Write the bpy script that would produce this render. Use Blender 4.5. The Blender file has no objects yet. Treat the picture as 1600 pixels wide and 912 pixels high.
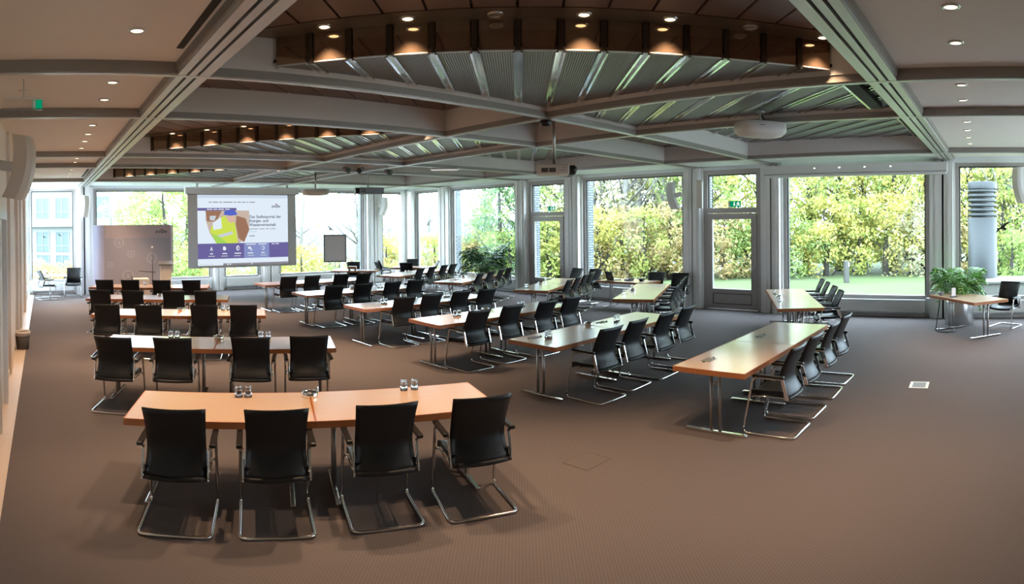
import bpy, bmesh, math, random
import numpy as np
from mathutils import Vector, Matrix
random.seed(7); rng = np.random.default_rng(7)
SC = bpy.context.scene
COL = SC.collection
pi = math.pi
# ---------------------------------------------------------------- camera
F, Y0 = 945.9, 353.2
ROLL, PIT, TH = math.radians(.53), math.radians(.26), math.radians(-44.29)
CAMZ = 2.25
fw0 = Vector((-math.sin(TH), math.cos(TH), 0)); rt0 = Vector((math.cos(TH), math.sin(TH), 0)); up0 = Vector((0, 0, 1))
rt2 = rt0 * math.cos(ROLL) - up0 * math.sin(ROLL); up2 = rt0 * math.sin(ROLL) + up0 * math.cos(ROLL)
fw3 = fw0 * math.cos(PIT) - up2 * math.sin(PIT); up3 = fw0 * math.sin(PIT) + up2 * math.cos(PIT)
cd = bpy.data.cameras.new('camera'); cam = bpy.data.objects.new('camera', cd); COL.objects.link(cam)
cd.type = 'PANO'; cd.panorama_type = 'CENTRAL_CYLINDRICAL'
cd.central_cylindrical_range_u_min = -800 / F; cd.central_cylindrical_range_u_max = 800 / F
cd.central_cylindrical_range_v_min = (Y0 - 912) / F; cd.central_cylindrical_range_v_max = Y0 / F
cd.central_cylindrical_radius = 1.0
cd.clip_start = .05; cd.clip_end = 2000
cam.matrix_world = Matrix(((rt2.x, up3.x, -fw3.x, 0), (rt2.y, up3.y, -fw3.y, 0), (rt2.z, up3.z, -fw3.z, CAMZ), (0, 0, 0, 1)))
SC.camera = cam
# ---------------------------------------------------------------- world, exposure
W = bpy.data.worlds.new('world'); SC.world = W; W.use_nodes = True
bg = W.node_tree.nodes['Background']; bg.inputs[0].default_value = (.68, .85, 1.0, 1); bg.inputs[1].default_value = 12.0
SC.view_settings.view_transform = 'Standard'; SC.view_settings.look = 'None'
SC.view_settings.exposure = 0.6; SC.view_settings.gamma = 1.0; SC.view_settings.use_curve_mapping = False
SPOT_W = 160.0
# ---------------------------------------------------------------- materials
M = {}
def mat(name, col, rough=.5, metal=0, nscale=0, namt=.15, bump=0, bscale=200, spec=.5, col2=None, coat=0):
    m = bpy.data.materials.new(name); m.use_nodes = True; nt = m.node_tree; b = nt.nodes['Principled BSDF']
    b.inputs['Base Color'].default_value = (*col, 1); b.inputs['Roughness'].default_value = rough
    b.inputs['Metallic'].default_value = metal; b.inputs['Specular IOR Level'].default_value = spec
    if coat: b.inputs['Coat Weight'].default_value = coat; b.inputs['Coat Roughness'].default_value = .15; b.inputs['Coat IOR'].default_value = 1.9
    tc = nt.nodes.new('ShaderNodeTexCoord')
    if nscale:
        n = nt.nodes.new('ShaderNodeTexNoise'); n.inputs['Scale'].default_value = nscale; n.inputs['Detail'].default_value = 4
        nt.links.new(tc.outputs['Object'], n.inputs['Vector'])
        r = nt.nodes.new('ShaderNodeMix'); r.data_type = 'RGBA'
        c2 = col2 or tuple(c * (1 - namt) for c in col)
        r.inputs[6].default_value = (*c2, 1); r.inputs[7].default_value = (*[min(1, c * (1 + (0 if col2 else namt))) for c in col], 1)
        nt.links.new(n.outputs['Fac'], r.inputs[0]); nt.links.new(r.outputs[2], b.inputs['Base Color'])
    if bump:
        n2 = nt.nodes.new('ShaderNodeTexNoise'); n2.inputs['Scale'].default_value = bscale; n2.inputs['Detail'].default_value = 2
        nt.links.new(tc.outputs['Object'], n2.inputs['Vector'])
        bp = nt.nodes.new('ShaderNodeBump'); bp.inputs['Strength'].default_value = bump; bp.inputs['Distance'].default_value = .01
        nt.links.new(n2.outputs['Fac'], bp.inputs['Height']); nt.links.new(bp.outputs[0], b.inputs['Normal'])
    M[name] = m; return m
def emit(name, col, s):
    m = bpy.data.materials.new(name); m.use_nodes = True; nt = m.node_tree; nt.nodes.clear()
    o = nt.nodes.new('ShaderNodeOutputMaterial'); e = nt.nodes.new('ShaderNodeEmission')
    e.inputs[0].default_value = (*col, 1); e.inputs[1].default_value = s; nt.links.new(e.outputs[0], o.inputs[0]); M[name] = m; return m
def leafmat(name, cols, trans=.35):
    m = bpy.data.materials.new(name); m.use_nodes = True; nt = m.node_tree; nt.nodes.clear()
    o = nt.nodes.new('ShaderNodeOutputMaterial'); g = nt.nodes.new('ShaderNodeNewGeometry'); r = nt.nodes.new('ShaderNodeValToRGB')
    r.color_ramp.elements[0].color = (*cols[0], 1); r.color_ramp.elements[1].color = (*cols[-1], 1)
    for i, c in enumerate(cols[1:-1]):
        e = r.color_ramp.elements.new((i + 1) / (len(cols) - 1)); e.color = (*c, 1)
    nt.links.new(g.outputs['Random Per Island'], r.inputs[0])
    d = nt.nodes.new('ShaderNodeBsdfDiffuse'); t = nt.nodes.new('ShaderNodeBsdfTranslucent'); mx = nt.nodes.new('ShaderNodeMixShader')
    nt.links.new(r.outputs[0], d.inputs[0]); nt.links.new(r.outputs[0], t.inputs[0]); mx.inputs[0].default_value = trans
    nt.links.new(d.outputs[0], mx.inputs[1]); nt.links.new(t.outputs[0], mx.inputs[2]); nt.links.new(mx.outputs[0], o.inputs[0]); M[name] = m; return m

# carpet: fine woven grid of two tones
def carpet():
    m = mat('carpet', (.15, .135, .13), .95, spec=.15); nt = m.node_tree; b = nt.nodes['Principled BSDF']
    tc = nt.nodes.new('ShaderNodeTexCoord')
    ck = nt.nodes.new('ShaderNodeTexChecker'); ck.inputs['Scale'].default_value = 60
    ck.inputs[1].default_value = (.182, .152, .148, 1); ck.inputs[2].default_value = (.145, .122, .121, 1)
    n = nt.nodes.new('ShaderNodeTexNoise'); n.inputs['Scale'].default_value = 350; n.inputs['Detail'].default_value = 2
    mx = nt.nodes.new('ShaderNodeMix'); mx.data_type = 'RGBA'; mx.blend_type = 'MULTIPLY'; mx.inputs[0].default_value = .5
    nt.links.new(tc.outputs['Object'], ck.inputs['Vector']); nt.links.new(tc.outputs['Object'], n.inputs['Vector'])
    nt.links.new(ck.outputs[0], mx.inputs[6]); nt.links.new(n.outputs['Color'], mx.inputs[7]); nt.links.new(mx.outputs[2], b.inputs['Base Color'])
    bp = nt.nodes.new('ShaderNodeBump'); bp.inputs['Strength'].default_value = .4; bp.inputs['Distance'].default_value = .004
    nt.links.new(n.outputs['Fac'], bp.inputs['Height']); nt.links.new(bp.outputs[0], b.inputs['Normal'])
carpet()
def wood(name, c1, c2, rough, sx=1.2, sy=30, coat=0, plank=False):
    m = mat(name, c1, rough, coat=coat); nt = m.node_tree; b = nt.nodes['Principled BSDF']
    tc = nt.nodes.new('ShaderNodeTexCoord'); mp = nt.nodes.new('ShaderNodeMapping'); mp.inputs['Scale'].default_value = (sx, sy, sy)
    n = nt.nodes.new('ShaderNodeTexNoise'); n.inputs['Scale'].default_value = 1.5; n.inputs['Detail'].default_value = 5; n.inputs['Distortion'].default_value = .6
    mx = nt.nodes.new('ShaderNodeMix'); mx.data_type = 'RGBA'; mx.inputs[6].default_value = (*c1, 1); mx.inputs[7].default_value = (*c2, 1)
    nt.links.new(tc.outputs['Object'], mp.inputs[0]); nt.links.new(mp.outputs[0], n.inputs['Vector']); nt.links.new(n.outputs['Fac'], mx.inputs[0]); nt.links.new(mx.outputs[2], b.inputs['Base Color'])
wood('beech_top', (.68, .48, .335), (.60, .41, .275), .32, coat=1.0)
wood('beech_edge', (.45, .17, .06), (.36, .12, .04), .4)
wood('strip_wood', (.62, .50, .40), (.5, .4, .31), .4, 30, .8)
mat('leather', (.010, .010, .011), .42, nscale=300, namt=.1, bump=.12, bscale=400, spec=.4)
mat('leather_front', (.016, .017, .02), .33, bump=.12, bscale=400, spec=.7)
mat('arm_plastic', (.012, .011, .011), .35)
mat('chrome', (.75, .74, .73), .12, 1)
mat('steel', (.62, .62, .62), .28, 1, nscale=20, namt=.08)
mat('outdoor_steel', (.038, .041, .042), .5, .6, nscale=20, namt=.08)
mat('dull_steel', (.45, .43, .41), .4, 1)
mat('bronze_mirror', (.40, .27, .185), .07, .88)
mat('bronze_dark', (.17, .125, .095), .3, .7)
mat('brown_panel', (.13, .078, .062), .45, nscale=6, namt=.12)
mat('joint_dark', (.015, .012, .01), .8)
mat('coffer_grey', (.66, .615, .59), .6, nscale=3, namt=.03)
mat('beam_grey', (.31, .28, .255), .45, .3)
mat('beam_chrome', (.60, .59, .58), .38, .7)
mat('ceiling_plaster', (.84, .765, .71), .8, nscale=4, namt=.02)
mat('perimeter_white', (.74, .77, .77), .6)
mat('slot_black', (.008, .008, .008), .7)
mat('frame_metal', (.42, .385, .365), .45, .2)
mat('frame_light', (.74, .715, .695), .45, .1)
mat('frame_dark', (.10, .095, .09), .5, .3)
mat('wall_cream', (.76, .66, .58), .7, nscale=5, namt=.03)
mat('white_panel', (.66, .64, .62), .55)
mat('white_plastic', (.72, .70, .67), .4)
mat('projector_cream', (.62, .54, .46), .45)
mat('black_plastic', (.012, .012, .013), .35)
mat('grey_plastic', (.18, .18, .19), .5)
mat('paper_white', (.8, .78, .8), .8)
mat('flip_grey', (.55, .48, .47), .7)
emit('sign_green', (.0, .22, .10), .8); emit('sign_white', (.8, .9, .85), .8)
mat('screen_cloth', (.56, .52, .50), .8)
mat('lawn', (0.048, 0.091, 0.013), .9, nscale=.35, col2=(0.088, 0.098, 0.048), bump=.5, bscale=15)
mat('pot_dark', (.05, .05, .05), .6)
mat('soil', (.04, .03, .02), .9)
mat('trunk', (0.045, 0.038, 0.032), .9, nscale=8, namt=.3)
mat('trunk_pale', (0.136, 0.128, 0.113), .9, nscale=8, namt=.3)
mat('palm_green', (.11, .27, .04), .45, nscale=9, namt=.35)
mat('palm_dark', (.03, .11, .025), .4, nscale=9, namt=.35)
mat('facade_white', (.17, .17, .168), .8)
mat('facade_glass', (.065, .088, .088), .5)
mat('concrete', (0.145, 0.136, 0.128), .85, nscale=5, namt=.12)
mat('hill_haze', (0.053, 0.058, 0.063), 1, nscale=.02, col2=(0.066, 0.067, 0.066))
mat('town', (0.070, 0.067, 0.066), 1)
mat('town_roof', (0.063, 0.045, 0.038), 1)
mat('bin_dark', (.09, .075, .06), .6)
mat('bag', (.55, .50, .46), .6)
leafmat('leaf_yellow', [(0.491, 0.409, 0.138), (0.403, 0.416, 0.131), (0.568, 0.460, 0.132), (0.281, 0.333, 0.118)])
leafmat('leaf_green', [(0.139, 0.234, 0.080), (0.269, 0.364, 0.119), (0.361, 0.414, 0.143), (0.203, 0.286, 0.094)])
leafmat('leaf_lime', [(0.340, 0.398, 0.113), (0.442, 0.450, 0.130), (0.250, 0.330, 0.101), (0.477, 0.409, 0.137)])
leafmat('leaf_orange', [(0.391, 0.255, 0.121), (0.436, 0.333, 0.150), (0.320, 0.273, 0.130), (0.467, 0.385, 0.221)])
leafmat('leaf_pale', [(0.409, 0.383, 0.239), (0.348, 0.376, 0.212), (0.483, 0.401, 0.239), (0.385, 0.412, 0.276)])
leafmat('leaf_pine', [(0.110, 0.206, 0.110), (0.175, 0.270, 0.132), (0.239, 0.320, 0.157)])

def ribbed():          # corrugated metal soffit: fine ribs across, along the strip direction
    m = mat('ribbed_metal', (.34, .335, .33), .42, .75); nt = m.node_tree; b = nt.nodes['Principled BSDF']
    tc = nt.nodes.new('ShaderNodeTexCoord'); mp = nt.nodes.new('ShaderNodeMapping'); mp.inputs['Rotation'].default_value = (0, 0, pi / 4)
    wv = nt.nodes.new('ShaderNodeTexWave'); wv.inputs['Scale'].default_value = 14; wv.bands_direction = 'X'
    nt.links.new(tc.outputs['Object'], mp.inputs[0]); nt.links.new(mp.outputs[0], wv.inputs[0])
    mx = nt.nodes.new('ShaderNodeMix'); mx.data_type = 'RGBA'; mx.inputs[6].default_value = (.11, .108, .106, 1); mx.inputs[7].default_value = (.34, .335, .33, 1)
    nt.links.new(wv.outputs['Fac'], mx.inputs[0]); nt.links.new(mx.outputs[2], b.inputs['Base Color'])
    bp = nt.nodes.new('ShaderNodeBump'); bp.inputs['Strength'].default_value = .5; bp.inputs['Distance'].default_value = .006
    nt.links.new(wv.outputs['Fac'], bp.inputs['Height']); nt.links.new(bp.outputs[0], b.inputs['Normal'])
ribbed()
def brick():
    m = mat('white_brick', (.7, .7, .7), .85); nt = m.node_tree; b = nt.nodes['Principled BSDF']
    tc = nt.nodes.new('ShaderNodeTexCoord'); mp = nt.nodes.new('ShaderNodeMapping'); mp.inputs['Rotation'].default_value = (pi / 2, 0, 0)
    g = nt.nodes.new('ShaderNodeNewGeometry'); sx = nt.nodes.new('ShaderNodeSeparateXYZ'); ad = nt.nodes.new('ShaderNodeMath'); ad.operation = 'ADD'; cx = nt.nodes.new('ShaderNodeCombineXYZ')
    nt.links.new(g.outputs['Position'], sx.inputs[0]); nt.links.new(sx.outputs[0], ad.inputs[0]); nt.links.new(sx.outputs[1], ad.inputs[1])
    nt.links.new(ad.outputs[0], cx.inputs[0]); nt.links.new(sx.outputs[2], cx.inputs[1])
    bt = nt.nodes.new('ShaderNodeTexBrick'); bt.inputs['Scale'].default_value = 1.0; bt.inputs['Brick Width'].default_value = .24; bt.inputs['Row Height'].default_value = .075; bt.inputs['Mortar Size'].default_value = .011
    bt.inputs['Color1'].default_value = (.27, .285, .30, 1); bt.inputs['Color2'].default_value = (.2, .22, .245, 1); bt.inputs['Mortar'].default_value = (.06, .07, .085, 1)
    nt.links.new(cx.outputs[0], bt.inputs['Vector']); nt.links.new(bt.outputs[0], b.inputs['Base Color'])
brick()
def glassmat():
    m = bpy.data.materials.new('pane_glass'); m.use_nodes = True; nt = m.node_tree; nt.nodes.clear()
    o = nt.nodes.new('ShaderNodeOutputMaterial'); t = nt.nodes.new('ShaderNodeBsdfTransparent'); t.inputs[0].default_value = (.96, .98, .98, 1)
    g = nt.nodes.new('ShaderNodeBsdfGlossy'); g.inputs['Roughness'].default_value = .01
    lw = nt.nodes.new('ShaderNodeLayerWeight'); fr = nt.nodes.new('ShaderNodeMath'); fr.operation = 'POWER'; fr.inputs[1].default_value = 4
    f2 = nt.nodes.new('ShaderNodeMath'); f2.operation = 'MULTIPLY_ADD'; f2.inputs[1].default_value = .10; f2.inputs[2].default_value = .005
    nt.links.new(lw.outputs['Facing'], fr.inputs[0]); nt.links.new(fr.outputs[0], f2.inputs[0]); fr = f2
    mx = nt.nodes.new('ShaderNodeMixShader'); nt.links.new(fr.outputs[0], mx.inputs[0]); nt.links.new(t.outputs[0], mx.inputs[1]); nt.links.new(g.outputs[0], mx.inputs[2]); nt.links.new(mx.outputs[0], o.inputs[0]); M['pane_glass'] = m
    m = bpy.data.materials.new('clear_glass'); m.use_nodes = True; b = m.node_tree.nodes['Principled BSDF']
    b.inputs['Transmission Weight'].default_value = 1; b.inputs['Roughness'].default_value = .02; b.inputs['IOR'].default_value = 1.45; b.inputs['Base Color'].default_value = (.97, .98, 1, 1); M['clear_glass'] = m
glassmat()
emit('lamp_glow', (1, .76, .46), 3.2); emit('tube_glow', (1, .97, .9), .8); emit('spot_dot', (1, .9, .75), 4)
# ---------------------------------------------------------------- mesh helpers
class MB:
    def __init__(s): s.v = []; s.f = []; s.sm = []
    def add(s, vs, fs, smooth=False):
        o = len(s.v); s.v += [tuple(v) for v in vs]; s.f += [tuple(i + o for i in f) for f in fs]; s.sm += [smooth] * len(fs); return s
    def box(s, x0, x1, y0, y1, z0, z1):
        return s.add([(x0, y0, z0), (x1, y0, z0), (x1, y1, z0), (x0, y1, z0), (x0, y0, z1), (x1, y0, z1), (x1, y1, z1), (x0, y1, z1)],
              [(3, 2, 1, 0), (4, 5, 6, 7), (0, 1, 5, 4), (1, 2, 6, 5), (2, 3, 7, 6), (3, 0, 4, 7)])
    def cbox(s, x0, x1, y0, y1, z0, z1, b=.006):   # chamfered box (vertical and horizontal edges)
        t = bmesh.new(); bmesh.ops.create_cube(t, size=1)
        for v in t.verts: v.co = Vector(((x0 + x1) / 2 + v.co.x * (x1 - x0), (y0 + y1) / 2 + v.co.y * (y1 - y0), (z0 + z1) / 2 + v.co.z * (z1 - z0)))
        bmesh.ops.bevel(t, geom=t.edges[:], offset=b, segments=2, profile=.5, affect='EDGES')
        t.verts.index_update(); s.add([v.co[:] for v in t.verts], [[v.index for v in f.verts] for f in t.faces]); t.free(); return s
    def prism(s, poly, z0, z1):
        n = len(poly); vs = [(p[0], p[1], z0) for p in poly] + [(p[0], p[1], z1) for p in poly]
        return s.add(vs, [tuple(range(n - 1, -1, -1)), tuple(range(n, 2 * n))] + [(i, (i + 1) % n, n + (i + 1) % n, n + i) for i in range(n)])
    def bar(s, a, b, w, h, up=(0, 0, 1)):          # rectangular bar from a to b
        a = Vector(a); b = Vector(b); d = (b - a).normalized(); u = Vector(up)
        if abs(d.dot(u)) > .95: u = Vector((1, 0, 0))
        r = d.cross(u).normalized() * w / 2; u = r.normalized().cross(d).normalized() * h / 2
        vs = [a - r - u, a + r - u, a + r + u, a - r + u, b - r - u, b + r - u, b + r + u, b - r + u]
        return s.add(vs, [(0, 1, 2, 3), (7, 6, 5, 4), (0, 4, 5, 1), (1, 5, 6, 2), (2, 6, 7, 3), (3, 7, 4, 0)])
    def tube(s, pts, r, n=8, closed=False, cap=True):
        pts = [Vector(p) for p in pts]; N = len(pts); rings = []; rr = r if isinstance(r, (list, tuple)) else [r] * N
        prev = None
        for i, p in enumerate(pts):
            if closed: d = (pts[(i + 1) % N] - pts[i - 1]).normalized()
            else: d = (pts[min(i + 1, N - 1)] - pts[max(i - 1, 0)]).normalized()
            if prev is None:
                a = Vector((0, 0, 1)) if abs(d.z) < .9 else Vector((1, 0, 0)); x = d.cross(a).normalized()
            else:
                x = (prev - d * prev.dot(d)).normalized()
            prev = x; y = d.cross(x)
            rings.append([p + (x * math.cos(2 * pi * k / n) + y * math.sin(2 * pi * k / n)) * rr[i] for k in range(n)])
        vs = [v for R in rings for v in R]; fs = []
        for i in range(N if closed else N - 1):
            j = (i + 1) % N
            for k in range(n): fs.append((i * n + k, i * n + (k + 1) % n, j * n + (k + 1) % n, j * n + k))
        o = len(s.v); s.add(vs, fs, True)
        if cap and not closed: s.add([], []); s.f += [tuple(o + k for k in range(n - 1, -1, -1)), tuple(o + (N - 1) * n + k for k in range(n))]; s.sm += [False, False]
        return s
    def lathe(s, prof, n=20, c=(0, 0, 0), smooth=True, axis='z'):
        vs = []
        for r, z in prof:
            for k in range(n):
                a = 2 * pi * k / n; vs.append((c[0] + r * math.cos(a), c[1] + r * math.sin(a), c[2] + z))
        fs = [(i * n + k, i * n + (k + 1) % n, (i + 1) * n + (k + 1) % n, (i + 1) * n + k) for i in range(len(prof) - 1) for k in range(n)]
        return s.add(vs, fs, smooth)
    def grid(s, fn, nu, nv, smooth=True):
        vs = [fn(i / nu, j / nv) for j in range(nv + 1) for i in range(nu + 1)]
        return s.add(vs, [(j * (nu + 1) + i, j * (nu + 1) + i + 1, (j + 1) * (nu + 1) + i + 1, (j + 1) * (nu + 1) + i) for j in range(nv) for i in range(nu)], smooth)
    def mesh(s, name, m):
        me = bpy.data.meshes.new(name); me.from_pydata(s.v, [], s.f); me.polygons.foreach_set('use_smooth', s.sm)
        ms = m if isinstance(m, (list, tuple)) else [m]
        for k in ms: me.materials.append(M[k])
        me.update(); return me
    def build(s, name, m, parent=None, loc=None, rz=0):
        return put(name, s.mesh(name, m), parent, loc, rz)
def put(name, me, parent=None, loc=None, rz=0):
    o = bpy.data.objects.new(name, me); COL.objects.link(o)
    if parent: o.parent = parent
    if loc is not None: o.location = loc
    if rz: o.rotation_euler = (0, 0, rz)
    return o
def tag(o, label, cat, group=None, kind=None):
    o['label'] = label; o['category'] = cat
    if group: o['group'] = group
    if kind: o['kind'] = kind
    return o
def thing(name, label, cat, loc=(0, 0, 0), rz=0, group=None):
    o = bpy.data.objects.new(name, None); COL.objects.link(o); o.location = loc; o.rotation_euler = (0, 0, rz); o.empty_display_size = .1
    return tag(o, label, cat, group)
def struct(name, mb, m, label=None):
    o = mb.build(name, m); o['kind'] = 'structure'
    if label: o['label'] = label
    return o
def parts_of(spec, root):
    for n, me, subs in spec:
        o = put(n, me, root)
        for n2, me2 in subs: put(n2, me2, o)
def text_mesh(s, size, mname, align='LEFT', bold=0):
    c = bpy.data.curves.new('t', 'FONT'); c.body = s; c.size = size; c.align_x = align; c.resolution_u = 2; c.offset = bold
    o = bpy.data.objects.new('t', c); COL.objects.link(o); bpy.context.view_layer.update()
    me = bpy.data.meshes.new_from_object(o.evaluated_get(bpy.context.evaluated_depsgraph_get())); bpy.data.objects.remove(o); bpy.data.curves.remove(c)
    me.materials.clear(); me.materials.append(M[mname]); me.name = 'lettering'; return me
def clip(poly, a, b, c):      # keep a*x+b*y<=c
    out = []
    for i in range(len(poly)):
        p, q = poly[i], poly[(i + 1) % len(poly)]; dp = a * p[0] + b * p[1] - c; dq = a * q[0] + b * q[1] - c
        if dp <= 0: out.append(p)
        if dp * dq < 0: t = dp / (dp - dq); out.append((p[0] + (q[0] - p[0]) * t, p[1] + (q[1] - p[1]) * t))
    return out
def unp(x, y, z=None, X=None, Y=None):      # a pixel of the photograph to a point in the room
    a = (x - 800) / F; v = (Y0 - y) / F
    d = rt2 * math.sin(a) + fw3 * math.cos(a) + up3 * v
    s = (z - CAMZ) / d.z if z is not None else (X / d.x if X is not None else Y / d.y)
    return Vector((d.x * s, d.y * s, CAMZ + d.z * s))
mat('bronze_post', (.12, .09, .07), .22, .8)
# ================================================================ THE ROOM
UL = [1.1, 5.37, 7.52, 11.75, 13.85, 18.1]        # beam lines Y = const
VL = [1.36, 5.9, 7.97, 12.35]                      # beam lines X = const
XW, YW, XL, YB = 14.0, 20.55, -.57, -4.5
ZB, ZF, ZC, ZS = 3.63, 3.73, 4.02, 3.75
fl = struct('floor', MB().box(-.36, XW + .1, YB, YW + .1, -.12, 0), 'carpet', 'grey brown woven carpet')
o = MB().box(XL - .1, -.36, YB, YW + .1, -.12, .004).build('wood_border', 'strip_wood', fl)
# ceiling plaster along the left and right, with the roof over it
c = MB()
c.box(XL - .1, VL[0] - .14, YB, YW + .1, ZF, ZF + .05); c.box(VL[0] - .14, XW + .1, YB, UL[0] - .14, ZF, ZF + .05)
c.box(XL - .3, XW + .3, YB - .2, YW + .3, 4.2, 4.4)
ce = struct('ceiling', c, 'ceiling_plaster', 'pale plaster ceiling with coffers')
MB().box(VL[3] + .05, XW + .1, UL[0] - .14, YW + .1, ZB + .04, ZB + .1).box(VL[0] - .14, VL[3] + .05, UL[5] + .05, YW + .1, ZB + .04, ZB + .1).build('perimeter_soffit', 'perimeter_white', ce)
# beams
tn = [0]
def trim(mb, m, label):
    tn[0] += 1; return struct('trim_%d' % tn[0], mb, m, label)
def beam(axis, c, a0, a1, w=.13):
    b = MB(); e = MB(); h = w / 2
    if axis == 'Y': b.box(a0, a1, c - h, c + h, ZB, ZF + .06); e.box(a0, a1, c - .035, c + .035, ZB - .012, ZB + .002)
    else: b.box(c - h, c + h, a0, a1, ZB, ZF + .06); e.box(c - .035, c + .035, a0, a1, ZB - .0125, ZB + .002)
    t = trim(b, 'beam_grey', 'grey ceiling beam with bright metal underside'); e.build('metal_edge', 'beam_chrome', t)
for y in UL[1:]: beam('Y', y, XL, XW)
for x in VL[1:]: beam('X', x, YB, YW)
def girder(axis, c, a0, a1):
    def bx(m, d0, d1, z0, z1):
        return m.box(a0, a1, c + d0, c + d1, z0, z1) if axis == 'Y' else m.box(c + d0, c + d1, a0, a1, z0, z1)
    b = MB(); bx(b, -.17, .17, ZB + .03, ZF + .07)
    t = trim(b, 'beam_grey', 'wide ceiling girder with twin track grooves')
    for d0, d1 in ((-.15, -.075), (-.045, .02), (.05, .15)): bx(MB(), d0, d1, ZB - .01, ZB + .03).build('track_rail', 'beam_chrome', t)
    for d0, d1 in ((-.075, -.045), (.02, .05)): bx(MB(), d0, d1, ZB + .018, ZB + .032).build('track_groove', 'slot_black', t)
girder('X', VL[0], YB, YW); girder('Y', UL[0], XL, XW)
# coffers
S2 = math.sqrt(.5); PITCH = .374
def strip_polys(poly, inset=.012):
    """cut a polygon in strips of width PITCH that run along (1,1)"""
    ts = [(p[0] - p[1]) * S2 for p in poly]; t0 = min(ts); t1 = max(ts); k0 = math.floor(t0 / PITCH)
    out = []; k = k0
    while k * PITCH < t1:
        q = clip(poly, S2, -S2, (k + 1) * PITCH - inset); q = clip(q, -S2, S2, -(k * PITCH + inset)) if len(q) > 2 else []
        if len(q) > 2: out.append(q)
        k += 1
    return out
DOME_LIGHTS = []
def coffer(x0, x1, y0, y1, big):
    m = MB(); t = .03; zb = ZB + .07
    m.box(x0 - t, x0, y0 - t, y1 + t, zb, 4.06).box(x1, x1 + t, y0 - t, y1 + t, zb, 4.06).box(x0, x1, y0 - t, y0, zb, 4.06).box(x0, x1, y1, y1 + t, zb, 4.06)
    co = m.build('coffer', 'coffer_grey', ce)
    MB().box(x0, x1, y0, y1, ZC + .03, ZC + .05).build('joint_backing', 'joint_dark', co)
    rect = [(x0, y0), (x1, y0), (x1, y1), (x0, y1)]
    def chrome(lo, zs):
        ts = [(p[0] - p[1]) * S2 for p in lo]; kk = math.floor(min(ts) / PITCH)
        while kk * PITCH < max(ts):
            m = MB(); got = False
            for d in (-.034, .034):
                q = clip(lo, S2, -S2, kk * PITCH + d + .011)
                q = clip(q, -S2, S2, -(kk * PITCH + d - .011)) if len(q) > 2 else []
                if len(q) > 2: m.prism(q, zs - .022, zs + .03); got = True
            q = clip(lo, S2, -S2, kk * PITCH + .024); q = clip(q, -S2, S2, -(kk * PITCH - .024)) if len(q) > 2 else []
            if len(q) > 2: m.prism(q, zs + .012, zs + .03)
            if got: m.build('chrome_strip', 'chrome', co)
            kk += 1
    if big in ('metal', 'metal_low'):
        ZC_ = ZC if big == 'metal' else ZS + .03
        for q in strip_polys(rect, .046): MB().prism(q, ZC_ - .03, ZC_).build('soffit_panel', 'ribbed_metal', co)
        chrome(rect, ZC_ - .03)
        MB().box(x0 + .25, x1 - .25, y0 + .16, y0 + .3, ZC_ - .09, ZC_ - .03).build('air_grille', 'slot_black', co)
        MB().box(x0 + .25, x1 - .25, y0 + .3, y0 + .33, ZC_ - .1, ZC_ - .03).build('grille_edge', 'chrome', co)
        return
    if not big:
        for q in strip_polys(rect): MB().prism(q, ZC, ZC + .03).build('ceiling_panel', 'brown_panel', co)
        return
    s0 = ((x1 + y0) + (x0 + y1)) / 2 + .46            # the bronze band stands on x+y = s0
    hi = clip(rect, 1, 1, s0 - .42); mid = clip(clip(rect, 1, 1, s0), -1, -1, -(s0 - .42)); lo = clip(rect, -1, -1, -s0)
    for q in strip_polys(hi): MB().prism(q, ZC, ZC + .03).build('ceiling_panel', 'brown_panel', co)
    MB().prism(mid, ZC - .008, ZC + .03).build('bronze_strip', 'bronze_dark', co)
    MB().prism(lo, ZS + .03, ZS + .06).build('soffit_backing', 'joint_dark', co)
    # mirror panels with posts between, and the soffit strips behind them
    ta = max((x - (s0 - x)) * S2 for x in (x0, x1) if y0 - 1e-6 <= s0 - x <= y1 + 1e-6) if any(y0 <= s0 - x <= y1 for x in (x0, x1)) else (2 * x1 - s0) * S2
    ts = sorted([(p[0] - p[1]) * S2 for p in lo if abs(p[0] + p[1] - s0) < 1e-6]); ta, tb = ts[0], ts[-1]
    e0 = s0 * S2
    def P(e, tt): return ((e + tt) * S2, (e - tt) * S2)
    k0 = math.ceil(ta / PITCH); ks = [k * PITCH for k in range(k0, int(tb / PITCH) + 1)]
    cuts = [ta] + ks + [tb]
    for a, b in zip(cuts[:-1], cuts[1:]):
        if b - a < .06: continue
        a2, b2 = a + .036, b - .036
        MB().prism([P(e0 - .012, a2), P(e0 - .012, b2), P(e0 + .01, b2), P(e0 + .01, a2)], ZS, ZC - .004).build('mirror_panel', 'bronze_mirror', co)
        MB().prism([P(e0 - .015, a2), P(e0 - .015, b2), P(e0 + .02, b2), P(e0 + .02, a2)], ZS - .006, ZS + .003).build('mirror_trim', 'beam_chrome', co)
    for tt in ks:
        MB().prism([P(e0 - .03, tt - .026), P(e0 - .03, tt + .026), P(e0 + .01, tt + .026), P(e0 + .01, tt - .026)], ZS - .01, ZC - .002).build('mirror_post', 'bronze_post', co)
    for q in strip_polys(lo, .046): MB().prism(q, ZS, ZS + .03).build('soffit_panel', 'ribbed_metal', co)
    chrome(lo, ZS)
    n = 0; tt = math.ceil((ta + .1) / (2 * PITCH)) * 2 * PITCH - PITCH * .5
    while tt < tb - .1:
        if tt > ta + .12: DOME_LIGHTS.append((*P(e0 - .15, tt), n, (x0, y0))); n += 1
        tt += 2 * PITCH
h = .075
XI = [(VL[0] + .17, VL[1] - h, 1), (VL[1] + h, VL[2] - h, 0), (VL[2] + h, VL[3] - h, 1)]
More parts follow.
